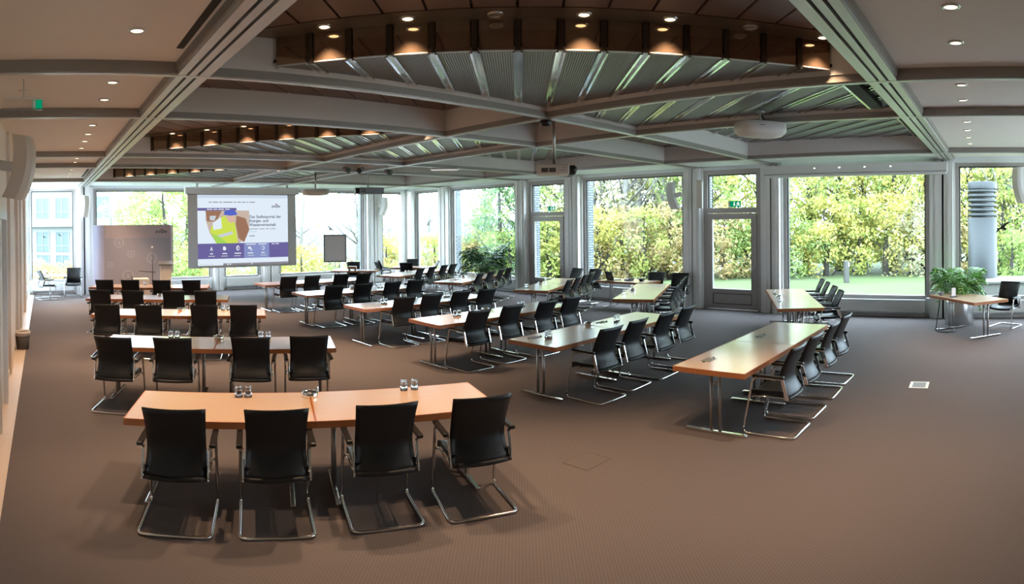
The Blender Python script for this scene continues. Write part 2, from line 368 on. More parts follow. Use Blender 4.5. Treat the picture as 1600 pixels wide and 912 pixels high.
YI = [(UL[0] + .17, UL[1] - h, 1), (UL[1] + h, UL[2] - h, 0), (UL[2] + h, UL[3] - h, 1), (UL[3] + h, UL[4] - h, 0), (UL[4] + h, UL[5] - h, 1)]
for xi, (xa, xb, bx_) in enumerate(XI):
    for ya, yb, by_ in YI: coffer(xa, xb, ya, yb, ('metal_low' if xi == 1 else 'metal') if by_ and xi else bx_ and by_)
# dark air slots in the plaster beside the girders
for a, b in ((-3, 4.88), (15.2, 17.6)): MB().box(1.10, 1.16, a, b, ZF - .006, ZF + .01).build('air_slot', 'slot_black', ce)
for x0, x1, y0, y1 in ((VL[2] + .4, VL[2] + .46, 1.3, 1.9), (VL[3] - .42, VL[3] - .36, 1.35, 2.3)):
    pass
# ---------------------------------------------------------------- walls
def wb(m, wall, a0, a1, b0, b1, z0, z1):
    """a along the wall, b outward"""
    if wall == 'R': return m.box(XW + b0, XW + b1, a0, a1, z0, z1)
    if wall == 'F': return m.box(a0, a1, YW + b0, YW + b1, z0, z1)
    if wall == 'L': return m.box(XL - b1, XL - b0, a0, a1, z0, z1)
    return m.box(a0, a1, YB - b1, YB - b0, z0, z1)
HEAD, SILL = 3.52, .45
wr = MB(); wb(wr, 'R', YB, YW + .3, -.02, .25, HEAD + .06, 4.2)
wf = MB(); wb(wf, 'F', XL - .2, XW + .25, -.02, .25, HEAD + .06, 4.2)
RCOL = [(17.6, 18.2), (13.55, 14.08), (11.32, 11.95), (7.3, 7.85), (5.1, 5.68), (.92, 1.52), (-3.9, -3.2)]
FCOL = [(1.08, 1.68), (5.86, 6.24), (7.68, 8.36), (12.0, 12.78)]
RWIN = [(18.2, 19.9), (14.08, 17.6), (7.85, 11.32), (1.52, 5.1), (-3.2, .92)]
FWIN = [(XL + .05, 1.08), (1.68, 5.86), (6.24, 7.68), (8.36, 12.0), (12.78, 13.9)]
RDOOR = [(11.95, 13.55), (5.68, 7.3)]
for a0, a1 in RWIN: wb(wr, 'R', a0, a1, .02, .25, -.1, SILL - .02)
for a0, a1 in FWIN: wb(wf, 'F', a0, a1, .02, .25, -.1, SILL - .02)
wR = struct('wall_right', wr, 'perimeter_white', 'glazed right wall with metal columns'); wF = struct('wall_back', wf, 'perimeter_white', 'glazed back wall with metal columns')
def column(wall, a0, a1, par):
    m = MB(); w = a1 - a0
    wb(m, wall, a0 + w * .08, a0 + w * .42, -.2, .2, 0, HEAD + .12); wb(m, wall, a0 + w * .5, a0 + w * .93, -.17, .2, 0, HEAD + .12)
    wb(m, wall, a0, a1, -.06, .22, 0, HEAD + .1)
    co = m.build('column', 'frame_light', par)
    m = MB(); wb(m, wall, a0 + w * .42, a0 + w * .5, -.1, -.055, 0, HEAD + .1); m.build('groove', 'slot_black', co)
    m = MB(); wb(m, wall, a0 + w * .2, a0 + w * .3, -.225, -.199, 0, HEAD + .1); wb(m, wall, a0 + w * .66, a0 + w * .78, -.19, -.169, 0, HEAD + .1); m.build('fin', 'frame_light', co)
    m = MB(); wb(m, wall, a0 + .02, a1 - .02, .24, .52, -.3, 4.0); m.build('brick_pier', 'white_brick', par)
for a0, a1 in RCOL: column('R', a0, a1, wR)
for a0, a1 in FCOL: column('F', a0, a1, wF)
# corner post
m = MB().box(13.9, 14.25, 19.9, 20.05, 0, HEAD + .1).box(13.72, 13.85, 20.45, 20.7, 0, HEAD + .1).box(13.95, 14.25, 20.4, 20.75, 0, HEAD + .1)
m.build('corner_post', 'frame_light', wR)
wn = [0]
def window(wall, a0, a1, z0=SILL, z1=HEAD, fw=.09, bar=None):
    wn[0] += 1; m = MB()
    for aa, ab, za, zb in ((a0, a0 + fw, z0, z1 + .05), (a1 - fw, a1, z0, z1 + .05), (a0 + fw, a1 - fw, z1 - .02, z1 + .06), (a0 + fw, a1 - fw, z0 - .02, z0 + .05)): wb(m, wall, aa, ab, .0, .12, za, zb)
    w = struct('window_%d' % wn[0], m, 'frame_metal', 'grey metal framed fixed window')
    g = MB(); wb(g, wall, a0 + fw, a1 - fw, .055, .063, z0 + .05, z1 - .02); g.build('pane', 'pane_glass', w)
    d = MB()
    for aa, ab, za, zb in ((a0 + fw, a0 + fw + .03, z0 + .05, z1 - .02), (a1 - fw - .03, a1 - fw, z0 + .05, z1 - .02), (a0 + fw, a1 - fw, z1 - .05, z1 - .02)): wb(d, wall, aa, ab, .03, .1, za, zb)
    d.build('glazing_bead', 'frame_dark', w)
    return w
for a0, a1 in RWIN: window('R', a0, a1)
for a0, a1 in FWIN: window('F', a0, a1)
# radiator covers under the windows
for par, wall, lst in ((wR, 'R', RWIN), (wF, 'F', FWIN)):
    for a0, a1 in lst:
        m = MB(); wb(m, wall, a0 + .1, a1 - .1, -.12, .02, .13, SILL - .04); m.build('radiator_cover', 'white_panel', par)
        m = MB(); wb(m, wall, a0 + .02, a1 - .02, -.02, .02, 0, .07); wb(m, wall, a0 + .12, a0 + .15, -.1, 0, 0, .13); wb(m, wall, a1 - .15, a1 - .12, -.1, 0, 0, .13); m.build('plinth', 'frame_metal', par)
def door(n, wall, a0, a1, handle_lo):
    z1 = HEAD; fw = .12; m = MB()
    for aa, ab, za, zb in ((a0, a0 + fw, 0, z1 + .06), (a1 - fw, a1, 0, z1 + .06), (a0 + fw, a1 - fw, z1 - .06, z1 + .06), (a0 + fw, a1 - fw, 2.47, 2.6)): wb(m, wall, aa, ab, -.02, .12, za, zb)
    d = struct('door_%d' % n, m, 'frame_metal', 'grey metal framed glass door with top light')
    g = MB(); wb(g, wall, a0 + fw, a1 - fw, .05, .058, 2.6, z1 - .06); g.build('pane', 'pane_glass', d)
    b = MB(); wb(b, wall, a0 + fw, a1 - fw, .02, .09, z1 - .09, z1 - .06); wb(b, wall, a0 + fw, a0 + fw + .03, .02, .09, 2.6, z1 - .06); wb(b, wall, a1 - fw - .03, a1 - fw, .02, .09, 2.6, z1 - .06); b.build('glazing_bead', 'frame_dark', d)
    l = MB(); i0, i1 = a0 + fw + .01, a1 - fw - .01; s = .13
    for aa, ab, za, zb in ((i0, i0 + s, .02, 2.46), (i1 - s, i1, .02, 2.46), (i0 + s, i1 - s, 2.31, 2.46), (i0 + s, i1 - s, .42, .53), (i0 + s, i1 - s, .02, .14)): wb(l, wall, aa, ab, -.04, .05, za, zb)
    lf = l.build('door_leaf', 'frame_metal', d)
    g = MB(); wb(g, wall, i0 + s, i1 - s, .0, .008, .53, 2.31); g.build('pane', 'pane_glass', lf)
    k = MB(); wb(k, wall, i0 + s, i1 - s, -.02, .03, .14, .42); k.build('kick_panel', 'frame_metal', lf)
    b = MB()
    for aa, ab, za, zb in ((i0 + s, i0 + s + .02, .14, .42), (i1 - s - .02, i1 - s, .14, .42), (i0 + s, i1 - s, .14, .16), (i0 + s, i1 - s, .40, .42), (i0 + s, i0 + s + .02, .53, 2.31)): wb(b, wall, aa, ab, -.03, .0, za, zb)
    b.build('panel_groove', 'frame_dark', lf)
    ah = i0 + s / 2 if handle_lo else i1 - s / 2; sg = 1 if handle_lo else -1
    hm = MB().box(XW - .06, XW - .04, ah - .02, ah + .02, .95, 1.1); hm.tube([(XW - .05, ah, 1.05), (XW - .1, ah, 1.05), (XW - .1, ah + sg * .14, 1.05)], .01); hm.build('handle', 'dull_steel', lf)
door(1, 'R', *RDOOR[0], False); door(2, 'R', *RDOOR[1], True)
for i, (a0, a1) in enumerate([(YB, YW)]):
    pass
# left wall with pilasters, a door casing and a glazed end
m = MB()
m.box(XL - .25, XL, YB, 18.6, 0, 4.2).box(XL - .25, XL, 18.6, YW + .3, HEAD, 4.2)
wL = struct('wall_left', m, 'wall_cream', 'cream plaster wall with pilasters')
for y0, y1, d in ((9.3, 9.9, .05), (11.6, 12.1, .07), (13.6, 14.2, .05), (16.2, 16.8, .07), (5.4, 5.9, .05)): MB().box(XL, XL + d, y0, y1, 0, ZF).build('pilaster', 'wall_cream', wL)
for y0, y1 in ((10.1, 11.5), (12.3, 13.4), (14.5, 16.0)): MB().box(XL, XL + .018, y0, y1, .1, 2.5).build('wall_panel', 'wall_cream', wL)
MB().box(XL - .1, XL + .02, 18.6, 18.75, 0, HEAD).box(XL - .1, XL + .02, 20.4, YW, 0, HEAD).box(XL - .1, XL + .02, 18.75, 20.4, 0, .3).build('end_frame', 'frame_light', wL)
window('L', 18.75, 20.4, .3, HEAD)
m = MB().box(XL, XL + .09, 6.6, 6.72, 0, 2.46).box(XL, XL + .09, 7.75, 7.87, 0, 2.46).box(XL, XL + .09, 6.72, 7.75, 2.36, 2.46)
d3 = struct('door_3', m, 'white_panel', 'white door casing in the cream side wall'); MB().box(XL, XL + .03, 6.72, 7.75, 0, 2.36).build('door_leaf', 'wall_cream', d3)
m = MB().box(XL, XL + .02, YB, 6.6, 0, .09).box(XL, XL + .02, 7.87, 9.3, 0, .09); struct('baseboard_left', m, 'wall_cream')
# unseen wall behind the viewer; its unglazed opening is added for daylight fill
m = MB(); wb(m, 'B', XL - .2, XW + .25, 0, .2, -.1, .9); wb(m, 'B', XL - .2, XW + .25, 0, .2, 3.0, 4.2)
for a0, a1 in ((XL - .2, 8.6), (10.8, XW + .25)): wb(m, 'B', a0, a1, 0, .2, .9, 3.0)
struct('wall_front', m, 'wall_cream', 'cream wall behind the viewer with an opening added for daylight')
# ================================================================ FURNITURE
# ---- chair (faces +Y, origin on the floor under the back)
def rounded(pts, r, n=4):
    """round the corners of a polyline"""
    pts = [Vector(p) for p in pts]; out = [pts[0]]
    for i in range(1, len(pts) - 1):
        p = pts[i]; a = (pts[i - 1] - p); b = (pts[i + 1] - p); rr = min(r, a.length * .45, b.length * .45); a.normalize(); b.normalize()
        s, e = p + a * rr, p + b * rr
        for k in range(n + 1):
            t = k / n; out.append(s * (1 - t) ** 2 + p * 2 * t * (1 - t) + e * t * t)
    out.append(pts[-1]); return out
def back_y(z):      # S-curve of the back, z from .42 to .93
    t = (z - .42) / .51
    return .055 + .085 * math.sin(min(1, t / .38) * pi / 2) - .15 * max(0, (t - .34) / .66) ** 1.35
def chair_meshes():
    H = .235
    def bf(off):
        def fn(u, v):
            z = .40 + .53 * v; x = (u * 2 - 1) * (H - .012 * math.sin(v * pi)); wrap = .035 * (u * 2 - 1) ** 2
            r = off * (1 if .02 < u < .98 and .02 < v < .98 else .55)
            return (x, back_y(max(.42, z)) + wrap + r, z)
        return fn
    m = MB(); nu, nv = 10, 12; m.grid(bf(-.017), nu, nv); m.grid(bf(.017), nu, nv); k = (nu + 1) * (nv + 1)
    for i in range(nv):
        a, b = i * (nu + 1), (i + 1) * (nu + 1); m.f += [(a, b, b + k, a + k), (a + nu, a + nu + k, b + nu + k, b + nu)]; m.sm += [True, True]
    for i in range(nu):
        t = nv * (nu + 1); m.f += [(i, i + k, i + 1 + k, i + 1), (t + i, t + i + 1, t + i + 1 + k, t + i + k)]; m.sm += [True, True]
    m.tube([((q * 2 - 1) * .236, .052 + .035 * (q * 2 - 1) ** 2, .402) for q in np.linspace(0, 1, 9)], .02, 8)
    back = m.mesh('backrest', 'leather')
    m = MB()
    for x in (-.075, -.025, .025, .075): m.tube([(x, back_y(z) + .016 + .035 * (x / H) ** 2, z) for z in (.52, .58, .64, .7, .76)], .006, 5)
    m.tube([(x, back_y(.79) + .014 + .035 * (x / H) ** 2, .79) for x in np.linspace(-.22, .22, 9)], .005, 5)
    seams = m.mesh('seam', 'leather_front')
    def sf(dz):
        def fn(u, v):
            x = (u * 2 - 1) * .235; y = .10 + .44 * v; z = .445 + .018 * abs(u * 2 - 1) ** 3 - .05 * max(0, (v - .75) / .25) ** 2 - .012 * math.sin(v * pi) + dz
            return (x, y, z)
        return fn
    m = MB(); nu, nv = 8, 8; m.grid(sf(-.022), nu, nv); m.grid(sf(.022), nu, nv); k = (nu + 1) * (nv + 1)
    for i in range(nv):
        a, b = i * (nu + 1), (i + 1) * (nu + 1); m.f += [(a, b, b + k, a + k), (a + nu, a + nu + k, b + nu + k, b + nu)]; m.sm += [True, True]
    for i in range(nu):
        t = nv * (nu + 1); m.f += [(i, i + k, i + 1 + k, i + 1), (t + i, t + i + 1, t + i + 1 + k, t + i + k)]; m.sm += [True, True]
    seat = m.mesh('seat', 'leather_front')
    A = .272
    path = [(-A, .13, .612), (-A, .45, .618), (-A, .575, .014), (-A, 0, .014), (A, 0, .014), (A, .575, .014), (A, .45, .618), (A, .13, .612)]
    m = MB(); m.tube(rounded(path, .06, 4), .0125, 8); frame = m.mesh('tube_frame', 'chrome')
    m = MB()
    for s in (-1, 1):
        m.tube([(s * A, .515, .32), (s * (A - .012), .50, .395), (s * .245, .44, .41), (s * .245, .06, .415)], .008, 6)
    m.tube([(-.245, .40, .40), (.245, .40, .40)], .008, 6); rails = m.mesh('seat_rail', 'chrome')
    def armm(s):
        m = MB(); m.cbox(s * A - .024, s * A + .024, .10, .46, .618, .648, .009); return m.mesh('armrest', 'arm_plastic')
    def plate(s):
        m = MB(); x = s * .247
        m.bar((x, .075, .39), (x, .13, .60), .012, .035, (0, 1, 0)); m.bar((x, .13, .60), (s * A, .14, .612), .03, .018); return m.mesh('back_bracket', 'chrome')
    return [('backrest', back, [('seam', seams)]), ('seat', seat, [('seat_rail', rails)]), ('tube_frame', frame, []), ('armrest', armm(-1), []), ('armrest', armm(1), []), ('back_bracket', plate(-1), []), ('back_bracket', plate(1), [])]
CH = chair_meshes()
def chair(x, y, rz, label, group):
    t = thing('conference_chair', label, 'chair', (x, y, 0), rz, group); parts_of(CH, t); return t
# ---- folding table 1.53 x .84, top at .715 (origin on the floor under the middle)
TL, TD, TZ = 1.53, .84, .715
def table_meshes(L=TL, D=TD, Z=TZ):
    top = MB().box(-L / 2 + .012, L / 2 - .012, -D / 2 + .012, D / 2 - .012, Z - .05, Z).mesh('tabletop', 'beech_top')
    m = MB(); l, d, i = L / 2 - .0015, D / 2, .0125
    for a, b in (((-l, -d), (l, -d + i)), ((-l, d - i), (l, d)), ((-l, -d + i), (-l + i, d - i)), ((l - i, -d + i), (l, d - i))): m.box(a[0], b[0], a[1], b[1], Z - .055, Z - .0005)
    edge = m.mesh('edge_band', 'beech_edge')
    sp = [('tabletop', top, [('edge_band', edge)])]
    for s in (-1, 1):
        x = s * (L / 2 - .18); b = MB(); b.box(x - .02, x + .02, -.3, .3, Z - .085, Z - .05); br = b.mesh('top_bracket', 'dull_steel')
        f = MB().cbox(x - .021, x + .021, -D / 2 + .06, D / 2 - .06, .004, .034, .007); ft = f.mesh('foot', 'chrome')
        cz = MB().tube([(x, -.045, Z - .19), (x, .045, Z - .19)], .01, 6).tube([(x, -.045, Z - .12), (x, .0, Z - .18)], .008, 6).mesh('leg_brace', 'dull_steel')
        sp += [('top_bracket', br, []), ('foot', ft, []), ('leg_brace', cz, [])]
        for yy in (-.05, .05): sp.append(('leg', MB().tube([(x, yy, .03), (x, yy, Z - .06)], .018, 10).mesh('leg', 'dull_steel'), []))
    return sp
TB = table_meshes()
def table(x, y, rz, label, group=None):
    t = thing('folding_table', label, 'table', (x, y, 0), rz, group); parts_of(TB, t); return t
# ---- rows: front-left corner on the chair side, heading of the row
D2 = math.radians
ROWS = {'T1': (.62, 4.84, -21.5), 'T2': (.66, 7.85, -22), 'T3': (.81, 10.69, -19), 'T4': (.89, 13.13, -20), 'T5': (1.14, 15.62, -19.7),
        'R1': (5.56, 2.45, 0), 'M1': (5.56, 4.95, .5), 'M2': (5.56, 7.28, 0), 'M3': (5.54, 9.47, 0), 'M4': (5.56, 12.02, .5), 'M5': (5.58, 14.62, 0),
        'R2': (10.29, 2.98, 25.5), 'N1': (10.15, 6.43, 24.5), 'N2': (10.13, 9.24, 23.6), 'N3': (10.01, 12.15, 24.5), 'N4': (9.93, 14.92, 24)}
CHP = {'T1': [(.91, 4.28), (1.61, 4.02), (2.38, 3.75), (3.05, 3.45)], 'T2': [(.8, 7.25), (1.49, 7.03), (2.38, 6.77), (3.05, 6.54)], 'T3': [(1.08, 10.46), (1.76, 10.2), (2.65, 9.86), (3.26, 9.59)],
       'T4': [(1.15, 12.8), (1.83, 12.59), (2.65, 12.29), (3.28, 12.07)], 'T5': [(1.52, 15.31), (2.14, 15.06), (2.88, 14.77), (3.61, 14.59)],
       'M5': [(6.17, 14.4), (6.85, 14.38), (7.72, 14.38), (8.42, 14.4)], 'M4': [(6.15, 11.79), (6.89, 11.83), (7.68, 11.77), (8.34, 11.79)], 'M3': [(6.24, 9.17), (6.87, 9.17), (7.62, 9.2), (8.25, 9.14)],
       'M2': [(6.12, 6.96), (6.87, 6.99), (7.64, 6.92), (8.36, 6.97)], 'M1': [(6.16, 4.5), (6.86, 4.55), (7.58, 4.52), (8.32, 4.58)], 'R1': [(6.12, 2.03), (6.78, 2.03), (7.6, 2.03), (8.27, 2.04)],
       'N4': [(10.71, 14.86), (11.34, 15.12), (12.05, 15.42), (12.62, 15.66)], 'N3': [(10.82, 12.25), (11.47, 12.52), (12.2, 12.88), (12.75, 13.13)], 'N2': [(10.86, 9.14), (11.54, 9.44), (12.2, 9.74), (12.78, 9.99)],
       'N1': [(10.92, 6.31), (11.6, 6.62), (12.2, 6.9), (12.78, 7.16)], 'R2': [(11.15, 2.87), (11.85, 3.18), (12.6, 3.54), (13.25, 3.85)]}
BLK = {'left': ['T1', 'T2', 'T3', 'T4', 'T5'], 'middle': ['R1', 'M1', 'M2', 'M3', 'M4', 'M5'], 'right': ['R2', 'N1', 'N2', 'N3', 'N4']}
ORD = ['first', 'second', 'third', 'fourth', 'fifth', 'sixth']; SIDE = ['leftmost', 'second from left', 'third from left', 'rightmost']
ROWNAME = ['row nearest the camera', 'second row', 'third row', 'fourth row', 'fifth row', 'sixth row']
def rowname(blk, i): return 'nearest row' if i == 0 else ('farthest row' if i == len(BLK[blk]) - 1 else ORD[i] + ' row')
def rowdir(r):
    x, y, a = ROWS[r]; a = D2(a); return Vector((x, y)), Vector((math.cos(a), math.sin(a))), Vector((-math.sin(a), math.cos(a))), a
for blk, rows in BLK.items():
    for i, r in enumerate(rows):
        p, u, n, a = rowdir(r)
        for k in range(2):
            c = p + u * (TL * (k + .5)) + n * TD / 2
            table(c.x, c.y, a, 'beech topped folding table, %s half of the %s in the %s table block' % (('left', 'right')[k], rowname(blk, i), blk), 'beech folding tables in rows')
        for k, (x, y) in enumerate(CHP[r]):
            d = (Vector((x, y)) - p).dot(n)
            if d > -.24: x += -n.x * (d + .24) ; y += -n.y * (d + .24)
            chair(x, y, a + D2(rng.uniform(-2.5, 2.5)), 'black leather cantilever chair, %s in the %s of the %s table block' % (SIDE[k], rowname(blk, i), blk), 'black cantilever chairs')
# ---- small things on the tables
def lathe_mesh(name, prof, m, n=16): return MB().lathe(prof, n).mesh(name, m)
GLASS = lathe_mesh('water_glass', [(.034, .0), (.036, .05), (.031, .088), (.026, .096), (.001, .096), (.001, .090), (.024, .089), (.028, .084), (.0325, .05), (.031, .0), (.034, 0)], 'clear_glass')
PUCK = [('ring', lathe_mesh('ring', [(.001, .0), (.07, .0), (.072, .004), (.072, .044), (.068, .048), (.062, .048), (.06, .044), (.06, .02)], 'chrome', 24), []), ('bowl', lathe_mesh('bowl', [(.061, .044), (.055, .022), (.001, .02)], 'arm_plastic', 24), [])]
FLAP = [('cover', MB().cbox(-.09, .09, -.055, .055, 0, .004, .0015).mesh('cover', 'grey_plastic'), []), ('button', MB().lathe([(.012, .004), (.012, .012), (.001, .013)], 10, (-.12, 0, -.004)).mesh('button', 'black_plastic'), []), ('button', MB().lathe([(.012, .004), (.012, .012), (.001, .013)], 10, (.12, 0, -.004)).mesh('button', 'black_plastic'), [])]
ITEMS = {  # row: (list of glass positions (along, depth), puck along)
    'T1': ([(.89, .70), (.975, .70), (2.40, .74), (2.5, .74)], 1.53), 'T2': ([(.86, .72), (.95, .72), (2.10, .72), (2.2, .72)], 1.53), 'T3': ([(.8, .72), (.9, .72), (2.3, .72), (2.4, .72)], 1.53),
    'T4': ([(.72, .7), (.82, .7)], 1.53), 'T5': ([(1.0, .6), (1.35, .7)], None), 'M1': ([(.40, .50), (.47, .52), (2.05, .55), (2.13, .57)], 1.53),
    'M2': ([(.74, .55), (.83, .55), (2.3, .6), (2.4, .6)], 1.53), 'M3': ([(.68, .5), (.76, .5), (2.3, .6), (2.39, .6)], 1.55), 'M4': ([(.75, .55), (.84, .55), (2.2, .55), (2.3, .55)], 1.53), 'M5': ([(.85, .6), (2.3, .6)], None),
    'N4': ([(.9, .7), (1.0, .7)], 1.5), 'N3': ([(.75, .55), (.84, .55), (2.2, .6)], 1.5), 'N2': ([(.45, .7), (.53, .7), (1.9, .7)], 1.45), 'N1': ([(.85, .76), (1.75, .74)], 1.5), 'R2': ([(.95, .72), (2.05, .72)], 1.5), 'R1': ([], None)}
for blk, rows in BLK.items():
    for i, r in enumerate(rows):
        p, u, n, a = rowdir(r); gl, pk = ITEMS[r]
        for k, (s, d) in enumerate(gl):
            c = p + u * s + n * d
            tag(put('water_glass', GLASS, None, (c.x, c.y, TZ + .0005)), 'upturned clear water glass, %s of %d on the %s of the %s block' % (ORD[k], len(gl), rowname(blk, i), blk), 'glass', 'upturned water glasses')
        if pk:
            c = p + u * pk + n * .68
            t = thing('round_tray', 'small round chrome tray on the %s of the %s table block' % (rowname(blk, i), blk), 'tray', (c.x, c.y, TZ + .0005), 0, 'round chrome trays'); parts_of(PUCK, t)
for r, s, d, nm in (('R1', .42, .62, 'left'), ('R1', 1.95, .62, 'right'), ('M1', .33, .66, 'left'), ('M1', 1.86, .68, 'right')):
    p, u, n, a = rowdir(r); c = p + u * s + n * d
    t = thing('socket_flap', 'flat cable flap in the %s table of the %s middle row' % (nm, 'nearest' if r == 'R1' else 'second'), 'cable flap', (c.x, c.y, TZ + .0005), a, 'cable flaps in tabletops'); parts_of(FLAP, t)
# ---- single tables and their chairs
table(13.15, 9.1, pi / 2, 'beech folding table with laptop beside the right window wall')
for k, (x, y, a) in enumerate([(13.62, 11.2, 78), (13.64, 10.55, 84), (13.64, 8.5, 96), (13.62, 7.78, 100)]):
    chair(x, y, D2(a), 'black leather chair facing the room by the right wall, %s' % ('far left of laptop table', 'just left of laptop table', 'just right of laptop table', 'far right of laptop table')[k], 'chairs beside the laptop table')
sx, sy, sa = 12.1, .55, D2(39)
table(sx, sy, sa, 'beech folding table standing alone by the right window and potted palm')
chair(13.05, -.35, D2(62), 'black leather chair at the lone table by the palm', 'black cantilever chairs')
table(10.15, 18.0, D2(-40), 'beech speaker table with small box in front of the flip chart')
chair(10.62, 18.95, D2(150), 'black leather chair behind the speaker table near the flip chart', 'black cantilever chairs')
table(12.55, 17.95, D2(-48), 'beech folding table in the far window corner')
for k, (x, y, a) in enumerate([(11.35, 18.65, -95), (11.85, 19.35, -110), (11.75, 17.3, -45), (13.25, 19.0, 140), (13.25, 17.35, 60)]):
    chair(x, y, D2(a), 'black leather chair %s the table in the far window corner' % ('nearer one at the left of', 'farther one at the left of', 'in front of', 'behind', 'at the right end of')[k], 'chairs around the corner table')
def round_leg_table(x, y):
    t = thing('side_table', 'pale small table with sled foot by the leftmost window', 'table', (x, y, 0))
    MB().cbox(-.52, .52, -.4, .4, .69, .715, .008).build('tabletop', 'paper_white', t)
    MB().tube([(-.02, 0, .03), (-.02, 0, .69)], .022, 10).build('column_leg', 'chrome', t); MB().cbox(-.3, .3, -.02, .02, .004, .03, .006).build('foot', 'chrome', t)
round_leg_table(.2, 19.75)
chair(-.22, 19.1, D2(-72), 'black leather chair seen from its side at the small pale table', 'black cantilever chairs')
chair(.98, 20.05, D2(172), 'black leather chair facing us at the small pale table', 'black cantilever chairs')
def sign_stand(x, y, rz, label):
    t = thing('sign_holder', label, 'sign', (x, y, TZ + .0005), rz); MB().cbox(-.07, .07, -.04, .04, 0, .018, .004).build('foot', 'black_plastic', t)
    MB().box(-.052, .052, -.005, .005, .018, .19).build('acrylic_sheet', 'pane_glass', t); MB().box(-.05, .05, -.002, .002, .022, .185).build('card', 'paper_white', t)
p = unp(1490, 464, z=TZ); sign_stand(p.x, p.y, D2(-50), 'clear stand with white card on the lone table')
sign_stand(.0, 19.7, 0, 'clear stand with white card on the pale side table')
# laptop, phone and bowl on the wall table
lt = thing('laptop', 'open black laptop on the table by the right wall', 'laptop', (13.1, 9.55, TZ + .0005), D2(70))
MB().cbox(-.17, .17, -.12, .12, 0, .018, .004).build('keyboard_base', 'black_plastic', lt)
m = MB(); m.bar((0, .125, .012), (0, .19, .235), .34, .012, (0, 1, 0)); m.build('lid', 'black_plastic', lt)
ph = thing('desk_phone', 'grey desk telephone on the table by the right wall', 'telephone', (13.15, 9.1, TZ + .0005), D2(80)); MB().cbox(-.1, .1, -.09, .09, 0, .04, .01).build('body', 'grey_plastic', ph); MB().cbox(-.11, -.06, -.1, .1, .04, .07, .01).build('handset', 'black_plastic', ph)
bw = thing('dark_bowl', 'small dark bowl on the table by the right wall', 'bowl', (13.15, 8.7, TZ + .0005)); MB().lathe([(.001, 0), (.05, 0), (.1, .06), (.105, .075), (.095, .07), (.045, .012), (.001, .01)], 16).build('bowl_wall', 'black_plastic', bw); MB().lathe([(.001, .03), (.065, .03)], 16).build('content', 'paper_white', bw)
bx = thing('name_box', 'small wooden box on the speaker table', 'box', (9.9, 17.75, TZ + .0005), D2(-40)); MB().cbox(-.14, .14, -.09, .09, .06, .15, .008).build('box_body', 'beech_edge', bx); MB().box(-.12, -.08, -.07, .07, 0, .06).box(.08, .12, -.07, .07, 0, .06).build('stand', 'black_plastic', bx)
# cable box with its coiled lead on the lone table
p = unp(1471, 461, z=TZ); cb = thing('desk_socket', 'clamped grey desk socket on the edge of the lone table', 'socket', (p.x, p.y, TZ + .0005), sa)
MB().tube([(-.06, 0, .04), (.06, 0, .04)], .04, 12).build('socket_barrel', 'grey_plastic', cb); MB().box(-.03, .03, -.02, .03, -.0, .02).build('clamp', 'black_plastic', cb)
q = p.copy(); pts = [Vector((q.x - .04, q.y + .02, .66))]
for i in range(1, 8): pts.append(Vector((q.x - .04 - .02 * i, q.y + .02 + .012 * i, .66 - i * .09)))
cx, cy = q.x - .1, q.y - .1
for i in range(26): a = i * 2 * pi / 12; pts.append(Vector((cx + .24 * math.cos(a + 1.8), cy + .18 * math.sin(a + 1.8), .015 + .004 * (i % 3))))
ld = MB().tube(pts, .011, 7).build('power_lead', 'black_plastic'); tag(ld, 'black power lead coiled on the carpet below the lone table', 'cable')
# ================================================================ LAMPS
RING = lathe_mesh('trim_ring', [(.045, .0), (.05, -.012), (.066, -.012), (.07, -.004), (.07, .0)], 'steel', 20)
LENS = lathe_mesh('lens', [(.047, -.006), (.03, -.009), (.001, -.01)], 'lamp_glow', 16)
LENS_OFF = lathe_mesh('lens', [(.047, -.006), (.03, -.002), (.001, -.001)], 'steel', 16)
def downlight(x, y, z, label, group, on=True, w=1.0, scale=1.0, cone=70):
    t = thing('downlight', label, 'lamp', (x, y, z), 0, group); t.scale = (scale,) * 3
    put('trim_ring', RING, t); put('lens', LENS if on else LENS_OFF, t)
    if on:
        l = bpy.data.lights.new('downlight_beam', 'SPOT'); l.energy = SPOT_W * w; l.color = (1, .68, .42); l.spot_size = math.radians(cone); l.spot_blend = .9; l.shadow_soft_size = .05
        lo = bpy.data.objects.new('downlight_beam', l); COL.objects.link(lo); lo.parent = t; lo.location = (0, 0, -.03)
NTH = ['first', 'second', 'third', 'fourth', 'fifth', 'sixth', 'seventh', 'eighth', 'ninth', 'tenth', 'eleventh', 'twelfth', 'thirteenth', 'fourteenth']
for k, y in enumerate([4.49, 6.12, 6.95, 8.69, 9.52, 10.3, 11.2, 12.85, 13.6, 15.4, 16.29, 17.1, 17.8]):
    downlight(.71, y, ZF, 'round downlight in the plaster ceiling at left, %s from the camera' % NTH[k], 'downlights along the left ceiling')
for k, (x, y) in enumerate([(4.19, .3), (5.04, .32), (6.61, .36), (7.45, .39), (9.09, .42), (9.93, .45), (10.77, .47), (11.66, .48)]):
    downlight(x, y, ZF, 'round downlight in the plaster ceiling at right, %s from the camera' % NTH[k], 'downlights along the right ceiling', True, .6)
bays = {}
for x, y, n, b in DOME_LIGHTS: bays.setdefault(b, []).append((x, y))
names = ['nearest coffer', 'left middle coffer', 'left far coffer', 'right near coffer', 'right middle coffer', 'far right coffer']
for bi, (b, L) in enumerate(bays.items()):
    for k, (x, y) in enumerate(L):
        on = not (bi == 0 and k in (2, 5))
        downlight(x, y, ZC - .008, '%s downlight in the bronze strip of the %s, %s from left' % ('lit' if on else 'unlit', names[bi], NTH[k]), 'downlights in the bronze strips', on, 1.25, 1.0, 88)
